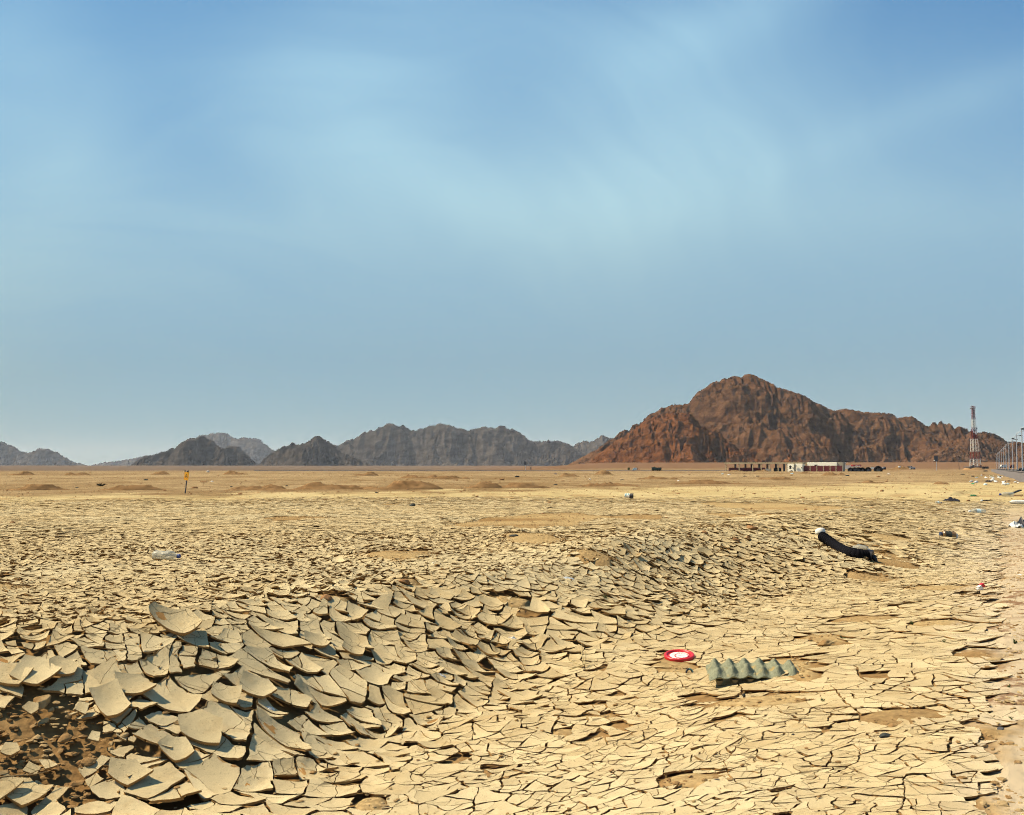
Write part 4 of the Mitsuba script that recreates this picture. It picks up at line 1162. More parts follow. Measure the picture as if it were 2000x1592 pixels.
def far_sign(label, px, py0, py1, py_base, w_px, D, lamp=False):
    t = thing('signboard', label, 'sign'); k = D / F
    part(t, 'pole', tube([fpt(px + .4, py_base + 1.5, D), fpt(px + .4, py1 - .2, D)], .16 if D > 300 else .05, 8), 'steel', True)
    part(t, 'board', fbox(px - w_px / 2, px + w_px / 2, py0, py1, D - .3, .16), 'dark_steel')
    part(t, 'frame', cat(fbox(px - w_px / 2 - .25, px + w_px / 2 + .25, py0 - .3, py0, D - .32, .2), fbox(px - w_px / 2 - .25, px + w_px / 2 + .25, py1, py1 + .3, D - .32, .2)), 'dark')
    if lamp: part(t, 'lamp', lump(1.0 * k, seed=3, rough=0, sub=2).apply_translation(fpt(px - 4, py1 - 1.6, D - .5)), 'white_paint', True)


far_sign('dark square signboard on a grey pole between the tyres and the mast', 1827.5, 890.3, 901, 917.5, 8, 560, True)
far_sign('dark signboard on a thin pole before the central grey range', 1026, 901.5, 908.5, 919.2, 5.5, 690)
po = thing('road_post', 'dark post standing on the far road right of the signboard', 'post')
part(po, 'pillar', fbox(1035.6, 1037.8, 912.5, 917.4, 690, .6), 'dark_steel'); part(po, 'cap', fbox(1035.2, 1038.2, 911.6, 912.45, 689.9, .8), 'grey_wall')
lp = thing('lamp_post', 'thin dark lamp post with a round head right of the square signboard', 'lamp post')
part(lp, 'pole', tube([fpt(1872.6, 918, 620), fpt(1870, 897, 620), fpt(1865, 888.5, 620), fpt(1861, 877, 620)], .09, 6), 'dark_steel', True)
part(lp, 'lamp_head', lump(.42, seed=8, rough=.1, sub=2).apply_translation(fpt(1860.6, 876, 620)), 'dark_steel', True)
py_ = thing('power_pylon', 'small dark lattice pylon at the foot of the twin peaked mountain', 'pylon')
D0 = 2600.0
for sx in (-1, 1):
    part(py_, 'leg', bar(fpt(252 + sx * 1.9, 913.6, D0), fpt(252 + sx * .35, 898, D0), .28), 'dark_steel')
for yy, ww in ((900.5, 2.0), (903.5, 2.6)): part(py_, 'crossarm', bar(fpt(252 - ww, yy, D0), fpt(252 + ww, yy, D0), .24), 'dark_steel')
for a, b in ((913, 908), (908, 904), (904, 900)): part(py_, 'brace', bar(fpt(252 - (a - 897) * .11, a, D0), fpt(252 + (b - 897) * .11, b, D0), .2), 'dark_steel')

# lattice mast, banded red and white
ma = thing('radio_mast', 'tall red and white lattice mast standing on a pad at the right', 'mast')
MD = 700.0; MK = MD / F


def mpt(x, y, d=0.0): p = fpt(x, y, MD); p[1] += d; return p


def mast_legs(y):
    """left and right leg and depth at a pixel height"""
    t = np.clip((y - 798) / (911 - 798), 0, 1)
    return 1900.6 - 0.6 * t, 1904.4 + 10.6 * t ** 1.25, (2.0 + 14 * t) * MK


BANDS = [(911, 896, 'white_paint', 2), (896, 882, 'tower_red', 2), (882, 857, 'white_paint', 3), (857, 846, 'tower_red', 2), (846, 835, 'tower_red', 2), (835, 819, 'white_paint', 3), (819, 798, 'tower_red', 4)]
for y0, y1, mt, nb in BANDS:
    sec = part(ma, 'section', cat(*[tube([mpt(mast_legs(y0)[q], y0, dd * mast_legs(y0)[2]), mpt(mast_legs(y1)[q], y1, dd * mast_legs(y1)[2])], .21 if y0 > 860 else .16, 6) for q in (0, 1) for dd in (0, 1)]), mt)
    for b in range(nb):
        ya, yb = y0 + (y1 - y0) * b / nb, y0 + (y1 - y0) * (b + 1) / nb
        la, lb = mast_legs(ya), mast_legs(yb)
        for dd in (0, 1):
            part(ma, 'brace', cat(bar(mpt(la[0], ya, dd * la[2]), mpt(lb[1], yb, dd * lb[2]), .085), bar(mpt(la[1], ya, dd * la[2]), mpt(lb[0], yb, dd * lb[2]), .085), bar(mpt(la[0], ya, dd * la[2]), mpt(la[1], ya, dd * la[2]), .08)), mt)
part(ma, 'cable_ladder', tube([mpt(1902.8, 911, -.3), mpt(1902.3, 846, -.3), mpt(1902.4, 800, -.3)], .16, 6), 'dark')
hd = part(ma, 'platform', fbox(1898.2, 1906.2, 797.2, 798.2, MD - .6, 2.4), 'rust')
for x in (1898.5, 1900.9, 1903.4, 1905.9): part(ma, 'antenna', fbox(x - .45, x + .45, 793.2, 797.2, MD - .6, .3), 'rust')
part(ma, 'rail', fbox(1898.2, 1906.2, 793.0, 793.7, MD - .7, .15), 'rust')
for x, y, r in ((1907.3, 836.5, 1.4), (1903.8, 840.6, 1.5), (1906.8, 838.5, .9)):
    d = lathe([(.001, .12), (r * MK * .7, .05), (r * MK, -.1), (r * MK * .96, -.16), (.001, -.1)], 20); d.apply_transform(trimesh.transformations.rotation_matrix(math.pi / 2, [1, 0, 0])); d.apply_translation(mpt(x, y, -.5)); part(ma, 'dish', d, 'dark_steel', 40)
pad = part(ma, 'base_slab', fbox(1892, 1916.5, 911.2, 913.2, MD - 2, 9), 'concrete')
pe = mpt(1904, 914.5)
m = lathe([(.001, .5), (4.2, .55), (5.2, .2), (6.6, -.9), (8.2, -2.2), (.001, -2.2)], 28); m.apply_transform(np.diag([1, 1.2, 1, 1])); m.apply_translation(pe + [0, 3, -.15])
part(ma, 'earth_pad', m, 'earth', 40)
for sx, sy in ((1900.0, 909), (1914.6, 909)): part(ma, 'footing', fbox(sx - 1.6, sx + 1.2, 908.6, 911.2, MD - .6, 1.2), 'dark' if sx < 1905 else 'rust')
hu = thing('equipment_hut', 'small black equipment hut right of the mast base', 'hut')
part(hu, 'wall', fbox(1919.5, 1929.5, 911.6, 915.6, 690, 2.4), 'dark'); part(hu, 'roof', fbox(1919.1, 1929.9, 911.1, 911.6, 689.8, 2.8), 'dark_steel'); part(hu, 'door', fbox(1922.2, 1924.0, 912.6, 915.5, 689.94, .05), 'dark_steel')

# vehicles on the raised road
car('white_van', 'white van with blue trim on the raised road behind the lamp row', 1953, 1966, 907.5, 914.0, 560, 'white_paint', 0, 'van', True)
car('red_truck', 'dark red truck on the raised road between two street lamps', 1971.0, 1979.5, 908.0, 914.2, 540, 'rust', 0, 'truck', True)
car('dark_car', 'dark car on the raised road at the right edge', 1987.5, 2003.5, 913.3, 920.0, 262, 'dark', 0, 'car')
pt = thing('pickup_truck', 'grey pickup truck beside the earth heap left of the signboard', 'truck')
part(pt, 'body', fbox(1777, 1786.2, 912.3, 915.8, 600, 1.8), 'steel'); part(pt, 'cab', fbox(1777.5, 1780.5, 910.2, 912.3, 600.1, 1.6), 'steel'); part(pt, 'cab_window', fbox(1778.0, 1780.1, 910.6, 911.9, 600.05, .04), 'glass_dark')
for px in (1779, 1784.2):
    m = trimesh.creation.cylinder(radius=.42, height=.3, sections=20); m.apply_transform(trimesh.transformations.rotation_matrix(math.pi / 2, [1, 0, 0])); m.apply_translation(fpt(px, 915.8, 599.9)); part(pt, 'wheel', m, 'rubber', 40)
tp = thing('tarpaulin', 'black tarpaulin draped over the heap left of the pickup', 'tarpaulin')
part(tp, 'sheet', lump(1.0, 1.0, .8, .45, .3, 11).apply_translation(fpt(1774.5, 912.2, 596)), 'dark', True)
bg = thing('storage_tank', 'small grey tank left of the earth heap below the hill', 'tank')
part(bg, 'shell', lump(.8, 1, 1, .75, .03, 12, 2).apply_translation(fpt(1755.5, 912.2, 610)), 'steel', True); part(bg, 'lid', fbox(1754.6, 1756.4, 909.2, 909.8, 609.7, .6), 'dark_steel')


# ------------------------------------------------------------------ things lying on the mud
def ground_frame(px, py, turn=0.0, lift=0.0):
    """a frame on the land under a pixel, its z along the slope's normal; and metres per photograph pixel there"""
    p = at(px, py); e = .06
    gx = float(land(p[0] + e, p[1]) - land(p[0] - e, p[1])) / (2 * e); gy = float(land(p[0], p[1] + e) - land(p[0], p[1] - e)) / (2 * e)
    n = np.array([-gx, -gy, 1]); n /= np.linalg.norm(n)
    x = np.array([math.cos(turn), math.sin(turn), 0]); x -= n * (x @ n); x /= np.linalg.norm(x); y = np.cross(n, x)
    M = np.eye(4); M[:3, 0], M[:3, 1], M[:3, 2], M[:3, 3] = x, y, n, p + n * lift
    return M, math.hypot(p[0], p[1]) / F


def put(t, name, m, M, bsdf, smooth=False):
    m = m.copy(); m.apply_transform(M); return part(t, name, m, bsdf, smooth)


ROTX = trimesh.transformations.rotation_matrix(math.pi / 2, [0, 1, 0])      # z axis laid along x


def lay(m): m = m.copy(); m.apply_transform(ROTX); return m


def clear_bottle(label, px, py, length_px, turn=0.0, cap='cap_blue', band=None, dent=0.10, seed=0, group=None, body='clear_plastic', fat=.155, tip=1):
    """a drinks bottle on its side, neck towards +x (tip 1) or -x (tip -1)"""
    M, k = ground_frame(px, py, turn + (0 if tip > 0 else math.pi)); L = length_px * k; R = L * fat
    t = thing('plastic_bottle', label, 'bottle', group)
    z = np.array([0, .02, .05, .10, .2, .3, .4, .5, .6, .66, .74, .80, .86, .90, .92]) - .5
    r = np.array([.55, .8, .95, 1, .96, 1, .95, 1, .98, .97, .88, .68, .46, .38, .36])
    m = lathe(np.stack([r * R, z * L], -1), 28); v = np.array(m.vertices)
    v += (meshkit.fbm(v / R * 1.1 + seed, 3, seed)[:, None] - .5) * np.array([1, 1, 0]) * R * dent * 5
    m.vertices = v
    m = lay(m); m.apply_translation([0, 0, R * .86]); put(t, 'shell', m, M, body, True)
    bt = lay(lathe([(.001, -.5 * L), (R * .3, -.497 * L), (R * .57, -.5 * L)], 24)); bt.apply_translation([0, 0, R * .86]); put(t, 'base', bt, M, body, True)
    c = lay(lathe([(.001, .90 * L - .5 * L), (R * .44, .90 * L - .5 * L), (R * .47, .91 * L - .5 * L), (R * .47, .99 * L - .5 * L), (R * .40, 1.0 * L - .5 * L), (.001, 1.0 * L - .5 * L)], 20)); c.apply_translation([0, 0, R * .86])
    if cap: put(t, 'cap', c, M, cap, 40)
    if band:
        b = lathe([(R * 1.012, (.30 - .5) * L), (R * 1.02, (.42 - .5) * L), (R * 1.012, (.55 - .5) * L)], 28); v = np.array(b.vertices); v += (meshkit.fbm(v / R * 1.1 + seed, 3, seed)[:, None] - .5) * np.array([1, 1, 0]) * R * dent * 5; b.vertices = v
        b = lay(b); b.apply_translation([0, 0, R * .86]); put(t, 'label_band', b, M, band, True)
    return t


clear_bottle('clear crushed plastic bottle with a blue cap lying on the plain at the left', 325, 1093, 53, -.14, 'cap_blue', None, .10, 3, fat=.165)
clear_bottle('clear bottle with a pale blue label lying on the flat at the right', 1908, 1003, 30, .04, 'bag_white', 'pale_blue', .06, 5, tip=-1, fat=.15)
clear_bottle('clear bottle lying beside the dark board at the right edge', 1966, 969.5, 26, .06, 'cap_blue', None, .08, 6, tip=-1)
clear_bottle('small grey bottle left of the dark cloth heap', 1833, 983.5, 11, .0, 'cap_blue', 'pale_blue', .05, 7, tip=1, fat=.2)
clear_bottle('green bottle lying on a straight twig beyond the dark cloth heap', 1902, 969.6, 12, .05, None, None, .05, 8, body='green_plastic', fat=.14)

# brown jar with a white lid, a clear shard behind
def jar():
    M, k = ground_frame(1853, 1051, .02); L = 24 * k; R = 6.4 * k
    t = thing('brown_bottle', 'brown plastic bottle with a dark cap lying by a white disc at the right', 'bottle')
    m = lay(lathe([(.001, -.5 * L), (.85 * R, -.5 * L), (R, -.46 * L), (R * .97, -.2 * L), (R, .0), (R, .38 * L), (.93 * R, .46 * L), (.5 * R, .5 * L), (.001, .5 * L)], 28)); m.apply_translation([0, 0, R * .9]); put(t, 'body', m, M, 'amber', 40)
    m = lay(lathe([(R * 1.01, -.34 * L), (R * 1.02, 0), (R * 1.01, .12 * L)], 28)); m.apply_translation([0, 0, R * .9]); put(t, 'label_band', m, M, 'dark_stone', 40)
    m = lay(lathe([(.001, -.72 * L), (.5 * R, -.72 * L), (.52 * R, -.6 * L), (.42 * R, -.58 * L), (.4 * R, -.49 * L)], 20)); m.apply_translation([0, 0, R * .9]); put(t, 'cap', m, M, 'cap_dark', 40)
    t = thing('white_disc', 'white plastic disc leaning on the end of the brown bottle', 'disc')
    M2, k = ground_frame(1866, 1052, 0)
    d = lathe([(.001, 1.3 * k), (3.8 * k, 1.2 * k), (4.9 * k, .4 * k), (5.0 * k, 0), (4.6 * k, 0), (4.4 * k, .6 * k), (.001, .7 * k)], 28); d.apply_transform(trimesh.transformations.rotation_matrix(math.radians(72), [1, 0, .25])); d.apply_translation([0, 0, 5.3 * k])
    put(t, 'face', d, M2, 'foam_white', 40); rgm = lathe([(4.5 * k, -.4 * k), (5.15 * k, -.3 * k), (5.15 * k, .3 * k), (4.5 * k, .4 * k)], 28); rgm.apply_transform(trimesh.transformations.rotation_matrix(math.radians(72), [1, 0, .25])); rgm.apply_translation([0, .2 * k, 5.3 * k]); put(t, 'rim', rgm, M2, 'bag_white', 40)
    t = thing('plastic_shard', 'clear plastic shard curling up behind the brown bottle', 'plastic scrap')
    M3, k = ground_frame(1858, 1044, .3); a = np.linspace(0, 2.4, 14)
    v = np.array([[-7 * k + 14 * k * s, 4.2 * k * math.cos(q), 4.6 * k * math.sin(q) * (1 - .35 * s)] for s in (0, .5, 1) for q in a]); i, j = np.meshgrid(range(2), range(13), indexing='ij'); q = np.stack([i * 14 + j, i * 14 + j + 1, (i + 1) * 14 + j + 1, (i + 1) * 14 + j], -1).reshape(-1, 4)
    put(t, 'sheet', trimesh.Trimesh(v, np.vstack([q[:, [0, 1, 2]], q[:, [0, 2, 3]]]), process=False), M3, 'clear_plastic', True)
    t = thing('white_stick', 'thin white stick lying right of the brown bottle', 'stick')
    M4, k = ground_frame(1917, 1052, .03); put(t, 'rod', tube([[-9 * k, 0, .8 * k], [0, .4 * k, 1.1 * k], [9 * k, 0, .9 * k]], .8 * k, 8), M4, 'foam_white', True)


jar()


# bucket on its side, black mouth to the right
def bucket():
    M, k = ground_frame(1228, 974.0, -.30); R0, R1, L = 4.3 * k, 5.3 * k, 16 * k
    t = thing('bucket', 'white bucket with a teal print lying on its side on the far flats', 'bucket')
    A = lay(lathe([(R0, -.5 * L), (R0 + (R1 - R0) * .62, .12 * L)], 30)); A.apply_translation([0, 0, R1]); put(t, 'wall', A, M, 'foam_white', True)
    B = lay(lathe([(R0 + (R1 - R0) * .62, .12 * L), (R1 * 1.03, .48 * L), (R1 * 1.06, .5 * L), (R1 * .98, .5 * L), (R0 * .9, -.4 * L), (.001, -.4 * L)], 30)); B.apply_translation([0, 0, R1]); put(t, 'dark_collar', B, M, 'black_plastic', 40)
    C = lay(lathe([(.001, -.5 * L), (R0, -.5 * L)], 30)); C.apply_translation([0, 0, R1]); put(t, 'base', C, M, 'foam_white')
    for (z0, z1, a0, a1) in ((-.40, -.24, 2.2, 4.4), (-.08, .04, 2.6, 3.7)):
        a = np.linspace(a0, a1, 14); v = []
        for z in (z0, z1):
            r = (R0 + (R1 - R0) * (z + .5)) * 1.012; v += [[z * L, r * math.sin(q + math.pi / 2 + .8), R1 + r * math.cos(q + math.pi / 2 + .8)] for q in a]
        n = len(a); f = [[i, i + 1, n + i + 1] for i in range(n - 1)] + [[i, n + i + 1, n + i] for i in range(n - 1)]
        put(t, 'print', trimesh.Trimesh(np.array(v), f, process=False), M, 'teal', True)


bucket()


# the egg tray, upside down
def egg_tray():
    q = at(1477, 1333); k = math.hypot(q[0], q[1]) / F; M = np.eye(4); M[:3, 3] = q
    M[2, 3] = np.mean([float(land(q[0] + a, q[1] + b)) for a in (-.15, 0, .15) for b in (0, .1, .18)]) - .019
    M = M @ trimesh.transformations.rotation_matrix(-.07, [0, 0, 1]) @ trimesh.transformations.rotation_matrix(-.038, [0, 1, 0])
    W, Dp = 172 * k, .19; pit = W / 6.0; A = .056
    M = M @ trimesh.transformations.rotation_matrix(.17, [1, 0, 0])
    t = thing('egg_tray', 'grey green pulp egg tray lying upside down on the cracked mud', 'egg tray')
    nx, ny = 220, 120
    x = np.linspace(0, W, nx); y = np.linspace(0, Dp, ny); X, Y = np.meshgrid(x, y, indexing='ij')
    ph = pit * .55; p1, p2, p3 = Dp * .30, Dp * .62, Dp * .93
    cx = .5 + .5 * np.cos(2 * np.pi * (X + .004 * np.sin(Y * 60) - ph) / pit)
    rgx = np.floor((X - ph) / pit + .5); rgy = (Y > Dp * .46) * 1.0 + (Y > Dp * .78)
    vary = .84 + .30 * meshkit.noise(np.stack([rgx * 3.1, rgy * 5.3, 0 * X + 2], -1), 5)
    rY = np.interp(Y, [0, p1 * .25, p1 * .92, p1 * 1.08, (p1 + p2) / 2, p2 * .96, p2 * 1.04, (p2 + p3) / 2, p3, Dp], [.10, .34, 1, 1, .66, 1, 1, .66, .9, .6])
    rY = (rY + np.roll(rY, 2, 1) + np.roll(rY, -2, 1) + np.roll(rY, 4, 1) + np.roll(rY, -4, 1)) / 5
    crush = 1 - .45 * np.exp(-(((X - .01) / .05) ** 2 + ((Y - .05) / .07) ** 2)) - .25 * np.exp(-(((X - W * .55) / .07) ** 2 + ((Y - p2) / .03) ** 2))
    Z = A * rY * (.38 + .62 * cx ** 1.25) * vary * crush
    Z = Z + .0022 * (meshkit.fbm(np.stack([X * 120, Y * 120, 0 * X], -1), 3, 6) - .5) + .0012 * (meshkit.noise(np.stack([X * 420, Y * 420, 0 * X], -1), 7) - .5)
    sag = .024 + .007 * np.sin(X / W * 2.6 + .9) - .008 * (X / W) ** 3
    edge = np.minimum(X, W - X); Z = Z * sst(-.004, .008, edge) + sag
    warp_ = .006 * (meshkit.fbm(np.stack([X * 14, Y * 14, 0 * X + 4], -1), 2, 9) - .5)
    XX, YY = X - W / 2 + warp_ * (1 + 0 * X), Y + .012 * np.sin(X / W * 3.0) - .01 + warp_
    n = ny; i, j = np.meshgrid(np.arange(nx - 1), np.arange(ny - 1), indexing='ij')
    q = np.stack([i * n + j, (i + 1) * n + j, (i + 1) * n + j + 1, i * n + j + 1], -1).reshape(-1, 4)
    f = np.vstack([q[:, [0, 1, 2]], q[:, [0, 2, 3]]]); P = np.stack([XX, YY, Z], -1).reshape(-1, 3); N = len(P)
    Pl = P - [0, 0, .0026]
    rim = np.concatenate([np.arange(nx) * n, (nx - 1) * n + np.arange(1, ny), (np.arange(nx - 1)[::-1]) * n + ny - 1, np.arange(1, ny - 1)[::-1]])
    rn = np.roll(rim, -1)
    f = np.vstack([f, f[:, ::-1] + N, np.stack([rim, N + rim, N + rn], 1), np.stack([rim, N + rn, rn], 1)])
    put(t, 'tray', trimesh.Trimesh(np.vstack([P, Pl]), f, process=False), M, 'pulp', True)
    for kx in range(6):
        cxm = (kx + .5) * pit - W / 2 + .012
        for ky in range(2):
            m = lathe([(.001, 0), (.011, 0), (.0125, .002), (.018, .0235), (.0175, .0245), (.001, .022)], 14); m.apply_transform(np.diag([1, 1, 1, 1])); m.apply_translation([cxm, .020 + ky * pit * .98, .001 + .002 * ((kx * 7) % 3)])
            put(t, 'cup', m, M, 'cup', 40)
    fl = trimesh.creation.box(extents=(.022, .05, .0026)); fl.apply_transform(trimesh.transformations.rotation_matrix(.9, [0, 1, .2])); fl.apply_translation([W / 2 + .004, .10, .040]); put(t, 'torn_flap', fl, M, 'pulp')


egg_tray()


# red lid with a white paper disc
def lid():
    M, k = ground_frame(1327, 1286, .0, .012)
    M = M @ trimesh.transformations.rotation_matrix(.14, [1, .1, 0]); R = 29 * k
    t = thing('plastic_disc', 'round red plastic disc with a white paper disc lying left of the egg tray', 'lid')
    put(t, 'rim', lathe([(R * .76, .004), (R * .80, .011), (R * .86, .014), (R * .95, .013), (R, .008), (R * .99, -.004), (R * .95, -.007), (R * .93, .002), (R * .76, .001)], 56), M, 'lid_red', 50)
    put(t, 'panel', lathe([(.0001, .004), (R * .77, .0045)], 48), M, 'lid_red')
    d = lathe([(.0001, .0062), (R * .62, .0064), (R * .63, .0056)], 48); put(t, 'paper_disc', d, M, 'paper_white', 40)
    d = lathe([(R * .40, .0078), (R * .46, .0084), (R * .47, .0072)], 40); d.apply_translation([R * .13, -R * .16, 0]); put(t, 'ring', d, M, 'lid_red', 40)
    d = lathe([(.0001, .0086), (R * .385, .0086), (R * .39, .0072)], 40); d.apply_translation([R * .13, -R * .16, 0]); put(t, 'paper_oval', d, M, 'paper_white', 40)
    for x0, y0, w_ in ((-.10, -.10, .46), (-.12, -.20, .50), (-.45, .18, .22), (-.06, .42, .40)):
        b = box(R * x0, R * (x0 + w_), R * y0, R * (y0 + .045), .0087, .0092); put(t, 'faded_print', b, M, 'print_grey')


lid()

t = thing('bottle_ring', 'dark green broken bottle neck ring lying right of the red disc', 'ring')
M, k = ground_frame(1347, 1315, .4, .004)
a = np.linspace(-.2, 3.4, 16); put(t, 'band', tube(np.stack([6.2 * k * np.cos(a), 1.5 * k * np.sin(a * .7), 6.2 * k * np.sin(a)], -1), 1.9 * k, 10), M, 'black_plastic', True)
put(t, 'lip', tube(np.stack([6.5 * k * np.cos(a[:9]), 1.5 * k * np.sin(a[:9] * .7) - 1.5 * k, 6.5 * k * np.sin(a[:9])], -1), .9 * k, 8), M, 'teal', True)


# corrugated pipe with a white plug
def pipe():
    t = thing('corrugated_pipe', 'black corrugated pipe curving down the bank at the right', 'pipe')
    P = [at(px, py) for px, py in ((1606, 1062), (1622, 1070), (1640, 1079), (1660, 1086), (1682, 1091), (1702, 1094))]
    k = P[2][1] / F; R = 9.5 * k
    P = np.array(P); P[:, 2] += np.array([15, 11.5, 8.0, 6.5, 7.5, 8.0]) * k
    u = np.linspace(0, 1, len(P)); U = np.linspace(0, 1, 150)
    from scipy.interpolate import CubicSpline
    C = CubicSpline(u, P)(U)
    rad = R * (1 + .07 * np.sign(np.sin(U * 2 * np.pi * 26)) * np.abs(np.sin(U * 2 * np.pi * 26)) ** .4)
    part(t, 'hose', tube(C, rad, 20), 'rubber', 35)
    e = C[-1]; dd = C[-1] - C[-6]; dd /= np.linalg.norm(dd)
    part(t, 'end_collar', tube([e - dd * R * .9, e + dd * R * .3], [R * 1.13, R * 1.15], 20), 'black_plastic', 40)
    lipb = e - [0, 0, 0] + dd * R * .3; part(t, 'torn_lip', tube([lipb, lipb + dd * R * .5 - [0, 0, R * .7], lipb + dd * R * .9 - [0, 0, R * 1.3]], [R * .5, R * .35, R * .12], 10), 'black_plastic', True)
    w = thing('foam_plug', 'white foam roll capping the upper end of the black pipe', 'plug')
    d0 = C[0] - C[6]; d0 /= np.linalg.norm(d0); z = np.array([0, -.25, .95]); z = z / np.linalg.norm(z) * .75 + d0 * .5; z /= np.linalg.norm(z)
    x = np.cross([0, 1, 0], z); x /= np.linalg.norm(x); y = np.cross(z, x); Mx = np.eye(4); Mx[:3, 0], Mx[:3, 1], Mx[:3, 2] = x, y, z; Mx[:3, 3] = C[0] + d0 * R * .9 + np.array([0, -.2, .75]) * R
    pr = [(.30, -.2), (.34, .40), (.45, .55), (.70, .62), (.95, .48), (1.08, .15), (1.05, -.35), (.85, -.55), (.30, -.55)]
    put(w, 'roll', lathe(np.array(pr) * R, 28), Mx, 'foam_white', 60)
    put(w, 'core', lathe(np.array([(.001, .1), (.30, .12), (.32, -.3)]) * R, 20), Mx, 'bag_grey', True)
    c = thing('tin_can', 'rusty tin can lying open end forward under the lower end of the pipe', 'can')
    q = at(1664, 1090); k = q[1] / F; Mc = np.eye(4); r = 5.2 * k
    f = np.array([-.45, -.85, .1]); f /= np.linalg.norm(f); x = np.cross([0, 0, 1], f); x /= np.linalg.norm(x); Mc[:3, 0], Mc[:3, 1], Mc[:3, 2], Mc[:3, 3] = x, np.cross(f, x), f, q + np.array([.02, .03, r + .015])
    put(c, 'shell', lathe([(.75 * r, .5 * r), (r, .62 * r), (1.03 * r, .5 * r), (r, -2.0 * r), (.6 * r, -2.4 * r), (.001, -2.4 * r)], 24), Mc, 'stone', 40)
    put(c, 'face', lathe([(.32 * r, .35 * r), (.78 * r, .42 * r)], 24), Mc, 'grey_stone', 40); put(c, 'hole', lathe([(.001, .1 * r), (.31 * r, .1 * r), (.33 * r, .36 * r)], 18), Mc, 'dark', 40)
    b = at(1683, 1078); g = thing('plastic_jug', 'crumpled translucent plastic jug behind the lower end of the pipe', 'jug'); k = b[1] / F
    m = lump(1.0, 17 * k, 9 * k, 8 * k, .22, 31, 4, 1.3); m.apply_translation(b + [0, .05, 5 * k]); part(g, 'shell', m, 'clear_plastic', True)
    m = tube([b + [15 * k, .05, 4 * k], b + [19 * k, .05, 3.4 * k]], [2.2 * k, 2.0 * k], 12); part(g, 'neck', m, 'bag_white', True)
    for n_, (px, py, rr) in enumerate(((1672, 1084, 4), (1690, 1093, 4.5), (1681, 1090, 3.2))):
        q = at(px, py); s_ = thing('mud_clod', ('brown mud clod against the middle of the pipe', 'brown mud clod under the lower end of the pipe', 'small mud clod beside the rusty can')[n_], 'clod')
        k = q[1] / F; m = lump(rr * k, 1.2, 1, .9, .3, 60 + n_, 2); m.apply_translation(q + [0, -.01, rr * k * .6]); part(s_, 'body', m, 'clod', 40)


pipe()


def simple(name, label, cat_, px, py, m, bsdf, smooth=True, turn=0.0, lift=0.0, group=None):
    M, k = ground_frame(px, py, turn, lift); m = m.copy(); m.apply_scale(k); m.apply_transform(M)
    key = free(name); tag(key, label, cat_, group); scene[key] = PLY(m, bsdf, smooth); return key


# stones and clods, each its own thing: (name, label, px, py base, half width px, height px, material, seed)
for nm, lab, px, py, hw, hh, bs, sd in [
    ('stone', 'yellow brown stone with a dark front face right of the egg tray', 1612, 1262, 16, 12, 'clod', 5), ('stone', 'dark green grey stone beside the broken mud slabs at the lower right', 1730, 1440, 13, 8, 'dark_stone', 6),
    ('stone', 'dark grey stone by the pale strip at the right edge', 1955, 1428, 8, 7, 'grey_stone', 7), ('stone', 'brown stone on the rim of the bank near the centre', 788, 1141, 15, 11, 'stone', 8), ('stone', 'brown stone on the rim of the bank left of the other rim stone', 636, 1171, 14, 10, 'stone', 9),
    ('stone', 'reddish brown stone on the hump above the pipe', 1468, 1035, 13, 9, 'stone', 10), ('stone', 'reddish flat stone lower right of the hump stone', 1436, 1056, 9, 5, 'stone', 11), ('stone', 'small red brown stone right of the hump', 1461, 1053, 6, 5, 'stone', 12),
    ('stone', 'tan pebble resting on a curled plate at the lower left', 243, 1438, 9, 7, 'clod', 13), ('stone', 'tan flat clod on the broken slabs at the lower right', 1745, 1419, 13, 5, 'clod', 14), ('stone', 'brown clod lying on the cracked flat at the bottom right', 1880, 1522, 9, 5, 'clod', 15),
    ('stone', 'brown flat slab stone near the right edge', 1945, 1290, 17, 6, 'clod', 16), ('stone', 'dark stone slab on the sandy hump in the middle distance', 1003, 1048, 10, 4, 'dark_stone', 17), ('stone', 'brown clod in the crumbled hollow at the lower left', 125, 1445, 14, 8, 'clod', 18),
    ('stone', 'large brown clod under the curled plates at the left edge', 80, 1375, 19, 15, 'clod', 19), ('stone', 'brown clod below the crumbled hollow', 172, 1492, 15, 9, 'clod', 20), ('stone', 'pale round stone on the flat beyond the brown bottle', 1799, 1036, 6, 6, 'clod', 21), ('stone', 'dark stone below the egg tray', 1453, 1362, 4, 7, 'dark_stone', 22),
    ('stone', 'dark red stone on the flat left of the pipe', 1376, 1042, 8, 5, 'stone', 23), ('stone', 'dark stone in the scattered rubble on the far flats', 805, 990, 9, 7, 'dark_stone', 24), ('stone', 'dark pebble on the cracked floor left of the dark slab stone', 1549, 1437, 4, 4, 'dark_stone', 25),
    ('stone', 'tan block of earth on the bank below the big curled plate', 232, 1322, 17, 11, 'clod', 26), ('stone', 'tan clod at the head of the bank slope in the left', 268, 1325, 11, 9, 'clod', 27)]:
    simple(nm, lab, 'stone', px, py, lump(1, hw, hw * .75, hh * .62, .28, sd, 3, 1.3, .6).apply_translation([0, 0, hh * .42]), bs, 35, .3 * (sd % 5))

